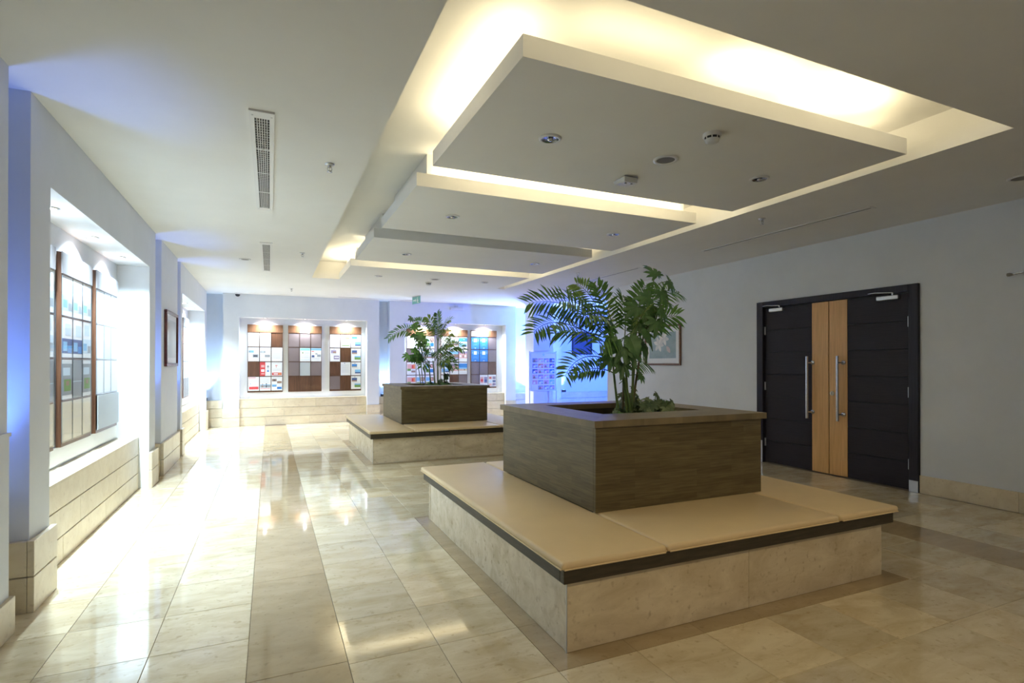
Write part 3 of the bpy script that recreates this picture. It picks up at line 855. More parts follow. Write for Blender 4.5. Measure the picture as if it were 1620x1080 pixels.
planter(0, 'near'); planter(PLDY, 'far')
SOIL = .965

# ------------------------------------------------------------------ plants
def bez(p0, p1, p2, t): return p0*(1-t)**2 + p1*2*t*(1-t) + p2*t*t
def frond(parent, p0, p1, p2, n=15, L=.17, wd=.013, droop=.35, m=None, start=.22, seed=0):
    rnd = random.Random(seed); L *= 1.05; wd *= 0.92; n = int(n*1.2)
    p0, p1, p2 = Vector(p0), Vector(p1), Vector(p2)
    pm = p1*2 - (p0+p2)/2
    sg = (p2-p0).cross(Vector((0, 0, 1))); sg = sg.normalized() if sg.length > .05 else Vector((1, 0, 0))
    tw = math.radians(rnd.uniform(38, 62)) * (1 if sg.dot(CAMV) < 0 else -1)
    b = MB()
    pts = [bez(p0, pm, p2, i/10) for i in range(11)]
    b.tube(pts, [.006 - .0045*i/10 for i in range(11)], 5, 1)
    for k_ in range(n):
        t = start + (1-start)*(k_+.5)/n
        p = bez(p0, pm, p2, t); tg = (bez(p0, pm, p2, min(t+.03, 1)) - bez(p0, pm, p2, t-.03)).normalized()
        side = tg.cross(Vector((0, 0, 1)))
        if side.length < .25: side = tg.cross(Vector((0.9, -0.4, 0)))
        side.normalize(); nrm = side.cross(tg).normalized()
        if nrm.z < 0: nrm = -nrm
        # fronds twist so that their upper side turns toward the camera
        side, nrm = side*math.cos(tw) + nrm*math.sin(tw), nrm*math.cos(tw) - side*math.sin(tw)
        prof = L * (0.55 + 0.45*math.sin(PI*min(1, (t-start)/(1-start)*.85+.12)))
        for s in (-1, 1):
            fw = .28 + .85*((t-start)/(1-start))**2
            d = (side*s + tg*fw + nrm*rnd.uniform(-.02, .22) + Vector((rnd.uniform(-.12, .12), rnd.uniform(-.12, .12), rnd.uniform(-.12, .12)))).normalized()
            l = prof * rnd.uniform(.85, 1.12)
            dr = Vector((0, 0, -1)) * droop * l
            w = d.cross(nrm).normalized()
            c1 = p + d*l*.38 + dr*.08; c2 = p + d*l*.72 + dr*.45; c3 = p + d*l + dr*1.0
            ww = wd * rnd.uniform(.85, 1.15); up = nrm*ww*.35
            i0 = len(b.v)
            b.v += [p, c1 + w*ww + up, c1, c1 - w*ww + up, c2 + w*ww*.85 + up, c2, c2 - w*ww*.85 + up, c3]
            for q in ((0,1,2),(0,2,3),(1,4,5,2),(2,5,6,3),(4,7,5),(5,7,6)):
                b.f.append(tuple(i0+z for z in q)); b.m.append(0); b.sm.append(False)
    return b.build('frond', [m or M['palm'], M['stem']], parent, fix=False)

def palmate(parent, c, r, nrm, fwd, lobes=7, m=None, sinus=.42, name='lobed_leaf', cup=.25, stalk=None):
    c = Vector(c); nrm = Vector(nrm).normalized(); fwd = Vector(fwd); fwd = (fwd - nrm*fwd.dot(nrm)).normalized(); sd = fwd.cross(nrm)
    b = MB(); out = []; span = math.radians(250)
    def P(a, rr, lift=0):
        return c + (fwd*math.cos(a) + sd*math.sin(a))*rr*r + nrm*(-(rr**2)*cup*r + lift*r)
    out.append(P(-span/2 - .25, .22))
    for q in range(lobes):
        a = -span/2 + span*(q+.5)/lobes; da = span/lobes
        ln = 1.0 - .35*abs(q-(lobes-1)/2)/((lobes-1)/2)
        out += [P(a - da*.42, ln*.62, .02), P(a - da*.25, ln*.82, .02), P(a, ln, -.04), P(a + da*.25, ln*.82, .02), P(a + da*.42, ln*.62, .02)]
        if q < lobes-1: out.append(P(a + da*.5, sinus, -.02))
    out.append(P(span/2 + .25, .22))
    i0 = 0; b.v = [c] + out
    for q in range(len(out)-1):
        b.f.append((0, q+1, q+2)); b.m.append(0); b.sm.append(True)
    if stalk is not None:
        st = Vector(stalk); md = (c+st)/2 + Vector((0, 0, .03))
        b.tube([st, md, c], .0035, 5, 1)
    return b.build(name, [m or M['broad'], M['stem']], parent, fix=False)

def ovate(parent, c, L, wd, fwd, nrm, m=None, stalk=None, name='broad_leaf', notch=True):
    c = Vector(c); nrm = Vector(nrm).normalized(); fwd = Vector(fwd); fwd = (fwd - nrm*fwd.dot(nrm)).normalized(); sd = fwd.cross(nrm)
    b = MB(); n = 9
    def mid_(t): return c + fwd*L*t - nrm*L*.32*t*t
    w = [.30, .80, 1.0, .96, .88, .74, .56, .36, .17, 0]
    cl = [mid_(i/n) for i in range(n+1)]
    for s in (-1, 1):
        i0 = len(b.v)
        ed = []
        for i in range(n+1):
            ww = wd*w[i]*(0.80 if (notch and i % 2 == 0 and 1 < i < 8) else 1.0)
            back = -.10*L if i == 0 else 0
            ed.append(cl[i] + sd*s*ww + fwd*back + nrm*ww*.28 - nrm*(ww**2)*1.2)
        md = [(cl[i]*.45 + ed[i]*.55) + nrm*.006 for i in range(n+1)]
        b.v += cl + md + ed
        for i in range(n):
            for a in (0, 1):
                q = (i0 + a*(n+1) + i, i0 + a*(n+1) + i+1, i0 + (a+1)*(n+1) + i+1, i0 + (a+1)*(n+1) + i)
                b.f.append(q if s > 0 else q[::-1]); b.m.append(0); b.sm.append(True)
    if stalk is not None:
        st = Vector(stalk); md = (c+st)/2 + Vector((0, 0, .03))
        b.tube([st, md, c], .004, 5, 1)
    return b.build(name, [m or M['broad'], M['stem']], parent, fix=False)

def stem(parent, pts, r0, r1, m):
    P = [Vector(p) for p in pts]; b = MB(); out = []
    if len(P) == 3:
        pm = P[1]*2 - (P[0]+P[2])/2
        out = [bez(P[0], pm, P[2], i/9) for i in range(10)]
    else:
        out = [P[0].lerp(P[1], i/7) for i in range(8)]
    n = len(out)
    b.tube(out, [(r0 + (r1-r0)*i/(n-1)) * (1.12 if i % 3 == 0 else 1.0) for i in range(n)], 7)
    return b.build('stem', m, parent)

CAMV = Vector((-.41, -.91, .12))
# --- near planter: palm
t = thing('palm', (2.73, 3.80, SOIL), 'tall green palm with long arching fronds in the near planter', 'plant', 'palms in the planters')
for b0, p1, p2 in (((2.72, 3.78), (2.70, 3.79, 1.28), (2.60, 3.80, 1.62)), ((2.75, 3.82), (2.75, 3.82, 1.30), (2.69, 3.82, 1.64)),
                   ((2.69, 3.83), (2.64, 3.82, 1.22), (2.60, 3.81, 1.50)), ((2.77, 3.78), (2.79, 3.79, 1.32), (2.79, 3.80, 1.68)),
                   ((2.74, 3.75), (2.72, 3.76, 1.20), (2.66, 3.78, 1.42)), ((2.79, 3.84), (2.83, 3.83, 1.35), (2.85, 3.82, 1.76))):
    stem(t, [(b0[0], b0[1], SOIL-.01), p1, p2], .012, .007, M['stem'])
F1 = [((2.58,3.80,1.62),(2.26,3.86,1.90),(1.88,3.92,1.93),19,.20,'palm'),
      ((2.56,3.80,1.60),(2.06,3.67,1.76),(1.74,3.55,1.67),17,.17,'palm'),
      ((2.61,3.80,1.58),(2.50,3.92,1.96),(2.40,4.05,2.13),15,.15,'palm2'),
      ((2.66,3.80,1.58),(2.58,3.85,1.90),(2.51,3.90,2.10),15,.19,'palm'),
      ((2.71,3.80,1.60),(2.83,3.95,1.87),(2.90,4.10,2.06),15,.17,'palm'),
      ((2.77,3.80,1.63),(2.84,3.80,1.89),(2.93,3.80,2.12),15,.16,'palm'),
      ((2.81,3.80,1.64),(2.95,3.70,1.80),(3.10,3.60,1.85),13,.17,'palm'),
      ((2.84,3.80,1.72),(3.12,3.88,2.05),(3.42,3.95,2.09),17,.17,'palm'),
      ((2.61,3.80,1.46),(2.25,3.67,1.50),(2.00,3.55,1.35),14,.15,'palm'),
      ((2.61,3.80,1.37),(2.45,3.85,1.41),(2.29,3.90,1.36),11,.12,'palm'),
      ((2.73,3.80,1.38),(2.92,3.90,1.47),(3.12,4.00,1.43),11,.14,'palm'),
      ((2.58,3.80,1.52),(2.40,3.98,1.74),(2.24,4.15,1.70),14,.19,'palm'),
      ((2.59,3.80,1.66),(2.33,3.74,1.88),(2.02,3.66,1.93),18,.19,'palm'),
      ((2.68,3.80,1.55),(2.72,3.62,1.78),(2.66,3.48,1.84),13,.17,'palm2'),
      ((2.62,3.80,1.60),(2.44,3.70,1.82),(2.20,3.60,1.80),16,.18,'palm'),
      ((2.66,3.80,1.52),(2.50,3.66,1.66),(2.30,3.55,1.60),14,.17,'palm')]
for q, (a, b, c, n, L, m) in enumerate(F1):
    frond(t, a, b, c, n, L, .0115, .14, M[m], .20, q)
# --- near planter: lobed-leaf plant
t = thing('lobed_leaf_plant', (2.79, 3.83, SOIL), 'tall plant with dark lobed leaves rising right of the near palm', 'plant', 'lobed leaf plants in the planters')
stem(t, [(2.79, 3.83, SOIL-.01), (2.88, 3.81, 1.50), (2.99, 3.78, 2.12)], .011, .006, M['bark'])
stem(t, [(2.72, 3.86, SOIL-.01), (2.70, 3.80, 1.30), (2.60, 3.76, 1.60)], .010, .006, M['bark'])
def onstem(z): 
    u = (z - .965)/1.155; return (2.79 + .2*u, 3.83 - .05*u, min(z, 2.1))
LV = [((3.06,3.86,2.26),.145,(.2,-.7,.7),(.3,.1,.3)), ((3.13,3.74,2.16),.14,(.3,-.8,.4),(.6,0,-.5)), ((2.99,3.72,2.20),.13,(-.1,-.8,.6),(-.3,0,.8)),
      ((3.02,3.70,2.06),.15,(.2,-.9,.3),(.3,0,-.8)), ((2.86,3.66,2.00),.14,(-.2,-.8,.5),(-.7,0,.1)), ((2.76,3.68,1.91),.15,(-.3,-.8,.4),(-.6,0,-.4)),
      ((2.88,3.70,1.90),.16,(.1,-.9,.3),(.1,0,-1)), ((2.96,3.64,1.90),.15,(.3,-.8,.4),(.6,0,-.4)), ((2.90,3.62,1.80),.15,(0,-.9,.2),(-.1,0,-1)),
      ((3.00,3.80,1.80),.14,(.4,-.7,.4),(.7,0,-.6)), ((2.80,3.72,1.78),.13,(-.3,-.8,.3),(-.5,0,-.8)), ((3.10,3.70,1.96),.12,(.4,-.7,.5),(.8,0,0))]
for p, r, nn, fw in LV:
    palmate(t, p, r, nn, fw, 7, M['broad'], stalk=onstem(p[2]-.10))
BL = [((2.62,3.60,1.66),.19,.085,(.25,-.2,-.9),(-.2,-.8,.4)), ((2.74,3.60,1.70),.19,.09,(.7,-.2,-.5),(.3,-.8,.5)),
      ((2.52,3.62,1.64),.18,.07,(-.7,-.1,-.5),(-.3,-.7,.6)), ((2.80,3.68,1.60),.18,.08,(.5,-.1,-.8),(.4,-.8,.3))]
for p, r, nn, fw in (((2.56,3.60,1.58),.15,(-.3,-.8,.4),(-.5,0,-.8)), ((2.65,3.62,1.56),.16,(0,-.9,.4),(.1,0,-1)), ((2.48,3.66,1.50),.14,(-.4,-.7,.4),(-.7,0,-.6)),
                     ((2.60,3.66,1.45),.14,(-.1,-.9,.3),(-.2,0,-1)), ((2.82,3.74,1.36),.11,(.3,-.8,.5),(.7,0,-.2)), ((2.76,3.64,1.62),.14,(.3,-.8,.4),(.6,0,-.7))):
    palmate(t, p, r, nn, fw, 7, M['broad'], .5, stalk=(2.66, 3.80, p[2]-.08))
for p, L, w, fw, nn in BL:
    ovate(t, p, L, w, fw, nn, M['broad'], stalk=(2.66, 3.80, p[2]-.06))
for p, r, nn, fw in (((2.50,3.70,1.74),.10,(-.2,-.8,.4),(.1,0,-1)), ((2.47,3.66,1.67),.09,(-.3,-.8,.4),(.3,0,-1))):
    palmate(t, p, r, nn, fw, 5, M['broad2'], stalk=(2.58, 3.78, 1.55))
# --- near planter: ground foliage
def bushlet(name, cx, cy, rad, hgt, n, m, label, group, L=.10, seed=1):
    t = thing(name, (cx, cy, SOIL), label, 'plant', group)
    rnd = random.Random(seed)
    for q in range(n):
        a = rnd.uniform(0, 2*PI); e = rnd.uniform(.15, 1.0)
        rr = rad*math.sqrt(rnd.random())
        p = Vector((cx + rr*math.cos(a), cy + rr*math.sin(a), SOIL + hgt*(1 - (rr/rad)**2*.7)*rnd.uniform(.55, 1.0)))
        fw = Vector((math.cos(a), math.sin(a), rnd.uniform(-.5, .3))); nn = Vector((math.cos(a)*.7 + rnd.uniform(-.5, .5), math.sin(a)*.7 - .4, rnd.uniform(.3, 1)))
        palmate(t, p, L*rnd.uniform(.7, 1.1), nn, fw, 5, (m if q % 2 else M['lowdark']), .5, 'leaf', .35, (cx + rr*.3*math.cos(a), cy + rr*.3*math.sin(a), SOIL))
    return t
bushlet('ground_foliage', 2.93, 3.70, .20, .27, 44, M['low'], 'grey green mounded leafy plant at the foot of the near palm', 'ground foliage in the near planter', .082, 3)
bushlet('ground_foliage', 3.09, 3.74, .07, .17, 9, M['broad'], 'small dark leafy sprig at the right end of the near planter', 'ground foliage in the near planter', .06, 5)
bushlet('ground_foliage', 2.56, 3.62, .13, .13, 15, M['broad2'], 'low fresh green leaves left of the near palm stems', 'ground foliage in the near planter', .065, 9)
bushlet('ground_foliage', 2.86, 3.90, .12, .34, 12, M['low'], 'pale olive leaves standing behind the mounded plant in the near planter', 'ground foliage in the near planter', .09, 12)
# --- far planter
t = thing('palm', (2.75, 9.50, SOIL), 'bushy palm with yellow green fronds in the far planter', 'plant', 'palms in the planters')
for b0, p1, p2 in (((2.64, 9.48), (2.60, 9.49, 1.25), (2.59, 9.50, 1.50)), ((2.76, 9.52), (2.75, 9.51, 1.45), (2.75, 9.50, 1.88)),
                   ((2.86, 9.50), (2.87, 9.50, 1.25), (2.85, 9.50, 1.52)), ((2.70, 9.46), (2.68, 9.48, 1.20), (2.66, 9.50, 1.50))):
    stem(t, [(b0[0], b0[1], SOIL-.01), p1, p2], .014, .009, M['stem'])
F2 = [((2.75,9.50,1.84),(2.76,9.58,2.12),(2.82,9.74,2.36),14,.17,'palm2'), ((2.75,9.50,1.84),(2.66,9.53,2.12),(2.58,9.55,2.27),13,.17,'palm2'),
      ((2.75,9.50,1.84),(2.84,9.42,2.12),(2.92,9.32,2.22),13,.17,'palm2'), ((2.75,9.50,1.86),(2.73,9.40,2.14),(2.68,9.30,2.33),13,.17,'palm'),
      ((2.53,9.50,1.71),(2.25,9.58,2.04),(1.90,9.66,1.89),17,.16,'palm'), ((2.65,9.50,1.81),(2.50,9.57,2.12),(2.40,9.64,2.20),13,.17,'palm'),
      ((2.86,9.50,1.56),(3.03,9.46,1.76),(3.21,9.43,1.70),13,.17,'palm'), ((2.65,9.50,1.53),(2.58,9.46,1.74),(2.47,9.40,1.78),13,.18,'palm'),
      ((2.72,9.50,1.53),(2.80,9.38,1.74),(2.94,9.25,1.79),14,.18,'palm2'), ((2.75,9.50,1.40),(2.92,9.55,1.58),(3.06,9.59,1.56),13,.17,'palm'),
      ((2.59,9.50,1.46),(2.45,9.48,1.60),(2.33,9.46,1.52),13,.16,'palm'), ((2.78,9.50,1.78),(2.94,9.58,1.98),(3.06,9.68,2.02),13,.15,'palm2'),
      ((2.82,9.50,1.36),(2.92,9.37,1.48),(2.98,9.25,1.36),12,.16,'palm'), ((2.70,9.50,1.50),(2.70,9.34,1.66),(2.66,9.20,1.62),13,.18,'palm'),
      ((2.62,9.50,1.38),(2.50,9.38,1.48),(2.40,9.28,1.38),12,.16,'palm'), ((2.78,9.50,1.52),(2.88,9.42,1.72),(2.86,9.30,1.80),13,.18,'palm'),
      ((2.74,9.50,1.46),(2.76,9.34,1.54),(2.80,9.20,1.46),12,.17,'palm2')]
for q, (a, b, c, n, L, m) in enumerate(F2):
    frond(t, a, b, c, n, L, .0125, .16, M[m], .16, 100+q)
t = thing('lobed_leaf_plant', (2.48, 9.46, SOIL), 'slender plant with lobed green leaves left of the far palm', 'plant', 'lobed leaf plants in the planters')
for b0, p1, p2 in (((2.47, 9.46), (2.42, 9.47, 1.55), (2.32, 9.50, 2.14)), ((2.51, 9.43), (2.48, 9.44, 1.40), (2.40, 9.45, 1.80)), ((2.44, 9.50), (2.40, 9.50, 1.35), (2.30, 9.5, 1.6))):
    stem(t, [(b0[0], b0[1], SOIL-.01), p1, p2], .009, .005, M['stem'])
for q, (p, r) in enumerate((((2.27,9.62,2.26),.13), ((2.35,9.50,2.10),.14), ((2.41,9.44,1.99),.15), ((2.30,9.40,1.92),.14), ((2.50,9.40,1.89),.15), ((2.36,9.38,1.80),.15), ((2.46,9.36,1.78),.13),
              ((2.22,9.50,1.60),.15), ((2.32,9.40,1.64),.15), ((2.42,9.44,1.54),.14), ((2.28,9.36,1.70),.13), ((2.48,9.34,1.66),.13), ((2.40,9.34,1.90),.13), ((2.26,9.44,1.53),.12))):
    an = q*2.4
    palmate(t, p, r, (.3*math.cos(an), -.7, .6), (math.cos(an), 0, math.sin(an)*.6-.3), 7, M['broad2'] if q % 3 else M['broad'], stalk=(2.40, 9.46, p[2]-.10))
bushlet('ground_foliage', 2.90, 9.50, .13, .34, 20, M['broad'], 'dark leafy plant at the right foot of the far palm', 'ground foliage in the far planter', .11, 21)
bushlet('ground_foliage', 2.62, 9.42, .16, .20, 14, M['broad'], 'low leaves around the stems of the far palm', 'ground foliage in the far planter', .10, 23)

# ------------------------------------------------------------------ framed pictures
def picture_x(xf, y0, y1, z0, z1, s, label, fm, w, art):
    """picture on a wall x = xf, s = +1 when it faces +x"""
    t = thing('framed_picture', (xf, (y0+y1)/2, z0), label, 'picture')
    d0, d1 = xf + s*.001, xf + s*.035
    for a in ((y0, y1, z1-w, z1), (y0, y1, z0, z0+w), (y0, y0+w, z0+w, z1-w), (y1-w, y1, z0+w, z1-w)):
        bx('frame_bar', fm, t, d0, d1, *a, .004)
    bx('mat_board', M['paper'], t, d0, xf + s*.012, y0+w, y1-w, z0+w, z1-w)
    art(t, xf + s*.0135, y0, y1, z0, z1, s)
    g = MB(); gx = xf + s*.022
    g.face([(gx, y0+w, z0+w), (gx, y1-w, z0+w), (gx, y1-w, z1-w), (gx, y0+w, z1-w)]); g.build('glass', M['frameglass'], t)
def lily(t, x, y0, y1, z0, z1, s):
    bgm = noisy('print_soft_teal', (0.30, 0.42, 0.46), (0.38, 0.50, 0.54), (4, 4, 6), rough=0.6)
    my, mz = .13, .13
    b = MB(); b.face([(x, y0+my, z0+mz), (x, y1-my, z0+mz), (x, y1-my, z1-mz), (x, y0+my, z1-mz)]); b.build('print', bgm, t)
    f = MB(); x2 = x + s*.0008; cy, cz = (y0+y1)/2, (z0+z1)/2
    def petal(py, pz, a, l, w, mi):
        dy, dz = math.cos(a), math.sin(a); pts = []
        for i in range(13):
            u = i/12; ww = w*math.sin(PI*u)**.8; pts.append((x2 + s*.0002*mi, py + dy*l*u - dz*ww, pz + dz*l*u + dy*ww))
        for i in range(12, -1, -1):
            u = i/12; ww = w*math.sin(PI*u)**.8; pts.append((x2 + s*.0002*mi, py + dy*l*u + dz*ww, pz + dz*l*u - dy*ww))
        f.face(pts, mi)
    for (py, pz) in ((cy-.04, cz+.13), (cy+.10, cz+.02)):
        for j, a in enumerate((0.3, 1.2, 2.2, 3.3, 4.3, 5.4)): petal(py, pz, a, .15, .035, j % 2)
    petal(cy-.12, cz-.02, 4.0, .16, .04, 2)
    f.build('flower_print', [flat('petal_white', (.78, .78, .74), .6), flat('petal_cream', (.66, .68, .66), .6), flat('petal_blush', (.60, .52, .52), .6)], t)
picture_x(RX, 7.61, 8.62, 1.415, 2.155, -1, 'brown framed picture of pale lilies on the right wall behind the near palm', M['brownframe'], .035, lily)
def pale(t, x, y0, y1, z0, z1, s):
    b = MB(); b.face([(x, y0+.12, z0+.12), (x, y1-.12, z0+.12), (x, y1-.12, z1-.12), (x, y0+.12, z1-.12)])
    b.build('print', noisy('print_pale_grey', (0.50, 0.56, 0.58), (0.62, 0.67, 0.68), (3, 3, 3), rough=0.6), t)
picture_x(LX, 8.54, 9.53, 1.41, 2.175, 1, 'mahogany framed picture on the narrow left wall between two blue recesses', M['mahogany'], .045, pale)
# dark framed picture in the blue alcove
t = thing('framed_picture', (8.65, 14.29, 1.72), 'dark blue framed picture in the blue alcove half behind the palm', 'picture')
for a in ((8.30, 9.0, 2.36, 2.40), (8.30, 9.0, 1.72, 1.76), (8.30, 8.34, 1.76, 2.36), (8.96, 9.0, 1.76, 2.36)):
    bx('frame_bar', M['wengef'], t, a[0], a[1], 14.265, 14.299, a[2], a[3], .003)
bx('print', PR['d'], t, 8.34, 8.96, 14.285, 14.298, 1.76, 2.36)

# ------------------------------------------------------------------ display boards and their sheets
ROWZ = (2.180, 1.832, 1.484, 1.136)      # tops of the four pocket rows
RH, CW = .340, .247
def sheet_layout(code):
    """rectangles (u0,u1,v0,v1,colour) on a sheet; u across, v up, 0..1"""
    T = lambda *r: [(.10, .85, v, v+.02, 't') for v in r]
    D = {
     'text': T(.85, .78, .70, .62, .54, .46, .38, .30, .22),
     'logotext': [(.36, .46, .90, .95, 'n')] + T(.80, .72, .64, .56, .48, .40, .32, .24),
     'fade2': [(.12, .30, .66, .76, 'l'), (.34, .50, .70, .76, 'l'), (.45, .95, .28, .46, 'l')] + T(.90, .20),
     'cars': [(.05, .52, .62, .78, 's'), (.06, .20, .64, .74, 'k'), (.42, .92, .28, .50, 'k'), (.50, .84, .33, .44, 'd')] + T(.90, .14),
     'cars2': [(.05, .50, .60, .76, 'k'), (.10, .40, .64, .72, 'l'), (.45, .92, .30, .48, 'k')] + T(.88, .16),
     'redleft': [(.0, .50, 0.0, 1.0, 'r'), (.12, .42, .62, .80, 'p'), (.12, .42, .30, .48, 'w'), (.12, .42, .12, .20, 'p'), (.66, .84, .60, .76, 'k'), (.66, .84, .30, .42, 'b'), (.64, .86, .48, .54, 't')],
     'redfoot': [(.05, .95, .04, .24, 'r'), (.20, .60, .10, .18, 'w'), (.66, .90, .06, .22, 'o'), (.42, .46, .60, .78, 'r'), (.34, .56, .74, .78, 'r')] + T(.48, .40, .90),
     'redband': [(.10, .95, .10, .30, 'r'), (.20, .24, .46, .56, 'b'), (.05, .70, .92, .96, 'r')] + T(.40, .66, .74),
     'strip': [(.05, .98, .22, .40, 'k'), (.20, .30, .22, .50, 'e'), (.55, .65, .22, .52, 'd'), (.02, .98, .40, .44, 's'), (.05, .95, .14, .17, 'r')] + T(.80, .72, .64, .56),
     'four': [(.05, .48, .66, .84, 'e'), (.18, .36, .70, .80, 'd'), (.52, .95, .52, .68, 'e'), (.05, .48, .28, .44, 's'), (.08, .42, .28, .34, 'b'), (.52, .95, .10, .26, 'b')] + T(.90),
     'cyantop': [(.03, .97, .80, .97, 'c'), (.22, .32, .58, .70, 'g'), (.45, .90, .60, .66, 't'), (.05, .95, .10, .14, 'l')] + T(.50, .42, .34, .26),
     'bluehead': [(.0, 1.0, .82, .98, 's'), (.05, .30, .72, .78, 'r'), (.08, .34, .30, .46, 'n'), (.42, .64, .52, .62, 'k'), (.60, .96, .34, .52, 'k')] + T(.22, .14),
     'greenband': [(.14, .42, .66, .82, 'e'), (.44, .88, .66, .78, 'g'), (.12, .90, .12, .18, 'g'), (.30, .80, .20, .24, 'y')] + T(.56, .48, .40, .32),
     'two_b': [(.36, .44, .90, .95, 'n'), (.08, .62, .68, .86, 'b'), (.08, .62, .62, .70, 'k'), (.40, .98, .14, .44, 's'), (.40, .98, .14, .24, 'n')] + T(.54),
     'two_p': [(.36, .44, .90, .95, 'n'), (.08, .62, .62, .86, 'm'), (.30, .62, .62, .76, 'e'), (.36, .92, .16, .44, 'm'), (.44, .88, .26, .34, 'w')] + T(.54),
     'two_g': [(.36, .44, .90, .95, 'n'), (.08, .62, .66, .86, 'n'), (.08, .62, .58, .68, 'e'), (.36, .98, .14, .40, 'g'), (.36, .98, .32, .42, 's')] + T(.52),
     'redphoto': [(.05, .95, .45, .85, 'p'), (.55, .75, .52, .78, 'r'), (.75, .95, .50, .84, 'o'), (.05, .45, .30, .48, 'g'), (.50, .95, .18, .34, 'e')] + T(.10),
     'photos': [(.05, .48, .55, .85, 's'), (.52, .95, .55, .85, 'e'), (.05, .48, .18, .46, 'g'), (.52, .95, .18, .46, 'b'), (.58, .80, .62, .78, 'p')],
     'mount': [(.0, 1, .28, .74, 'k'), (.0, 1, .62, .76, 'l'), (.3, .7, .55, .66, 'd'), (0, 1, .28, .40, 'e')] + T(.88, .14),
     'bluesea': [(0, 1, .50, .92, 'b'), (0, 1, .50, .60, 'w'), (.05, .95, .18, .48, 's'), (.5, .95, .18, .30, 'n'), (.55, .70, .75, .82, 'y')],
     'town': [(0, 1, .60, .86, 's'), (0, 1, .30, .62, 'e'), (.2, .5, .44, .56, 'y'), (0, 1, .24, .36, 'm')] + T(.12),
     'beach': [(0, 1, .58, .90, 'b'), (0, 1, .30, .58, 'y'), (0, 1, .46, .58, 's'), (.1, .4, .34, .42, 'p'), (.6, .8, .34, .44, 'e')] + T(.14),
     'crowd': [(0, 1, .68, .86, 'm'), (0, 1, .28, .68, 'p'), (.1, .3, .36, .56, 'w'), (.45, .6, .34, .54, 'e'), (.7, .9, .38, .56, 'w')] + T(.14),
     'emblem': [(0, 1, 0, 1, 'b'), (.30, .70, .58, .88, 'l'), (.36, .64, .62, .86, 'w'), (.12, .16, .66, .84, 'l'), (.84, .88, .66, .84, 'l'), (.30, .70, .40, .43, 's'), (.22, .78, .30, .33, 's'), (.40, .60, .06, .10, 'w')],
     'redblue': [(.06, .46, .30, .82, 'p'), (.10, .42, .42, .64, 'r'), (.54, .94, .30, .82, 'm'), (.58, .90, .40, .60, 'n')] + T(.90, .14),
     'pinkgrid': [(.06, .46, .62, .86, 'p'), (.54, .94, .62, .86, 'm'), (.06, .46, .30, .54, 'l'), (.54, .94, .36, .54, 'n'), (.06, .46, .06, .26, 'p'), (.54, .94, .08, .30, 'm'), (.14, .38, .68, .80, 'r')],
     'cloud': [(0, 1, .12, .52, 'l'), (.1, .5, .20, .40, 's'), (.6, .95, .14, .34, 'k'), (.2, .8, .62, .92, 'l')],
     'bluecity': [(0, 1, .10, .48, 'n'), (.1, .5, .16, .40, 's'), (.55, .95, .12, .30, 'b'), (.3, .9, .56, .86, 'l')],
     'garden': [(0, 1, .1, .9, 'k'), (.2, .9, .2, .5, 'g'), (.4, .7, .34, .46, 'e'), (.1, .8, .6, .8, 'l')],
     'dark': [(0, 1, 0, 1, 'k'), (0, 1, .42, .44, 'l')],
     'beige': [(0, 1, 0, 1, 'v'), (0, 1, .55, .56, 't')],
     'blank': [], 'greyblank': [(0, 1, 0, 1, 'a')], 'brownblank': [(0, 1, 0, 1, 'q')],
    }
    return D[code]
LOOK = {'text': 'white text sheet', 'logotext': 'white text sheet with small logo', 'fade2': 'white sheet with faint photos', 'cars': 'white sheet with two vehicle photos',
 'cars2': 'white sheet with two grey photos', 'redleft': 'sheet with red left half', 'redfoot': 'sheet with red emblem and foot', 'redband': 'sheet with low red band',
 'strip': 'sheet with long photo strip', 'four': 'sheet with four photos', 'cyantop': 'pale sheet with cyan top', 'bluehead': 'sheet with blue heading', 'greenband': 'sheet with green bands',
 'two_b': 'sheet with two blue photos', 'two_p': 'sheet with two mauve photos', 'two_g': 'sheet with a green photo', 'redphoto': 'sheet with red photo', 'photos': 'sheet with four mixed photos',
 'mount': 'sheet with grey landscape photo', 'bluesea': 'bright blue photo sheet', 'town': 'sheet with sky and town photo', 'beach': 'sheet with beach photo', 'crowd': 'sheet with rosy photo',
 'emblem': 'blue sheet with white emblem', 'redblue': 'sheet with red and violet photos', 'pinkgrid': 'sheet with pink photo grid', 'cloud': 'pale bluish photo sheet', 'bluecity': 'dark blue photo sheet',
 'garden': 'grey green photo sheet', 'dark': 'dark grey sheet', 'beige': 'beige sheet', 'blank': 'blank white sheet', 'greyblank': 'blank grey sheet', 'brownblank': 'blank brown grey sheet'}
ROWN = ('top row', 'second row', 'third row', 'bottom row'); COLN = ('left', 'middle', 'right')

def frame_map(kind, o):
    """kind 'y': board on the back wall, u along +x, facing -y; kind 'x': board on the left wall, u along +y, facing +x"""
    if kind == 'y': return lambda u, v, w: (o[0] + u, o[1] - w, v)
    return lambda u, v, w: (o[0] + w, o[1] + u, v)
def fbox(b, F, u0, u1, v0, v1, w0, w1, mi=0):
    p = F(u0, v0, w0); q = F(u1, v1, w1)
    b.box(p[0], q[0], p[1], q[1], p[2], q[2], mi)

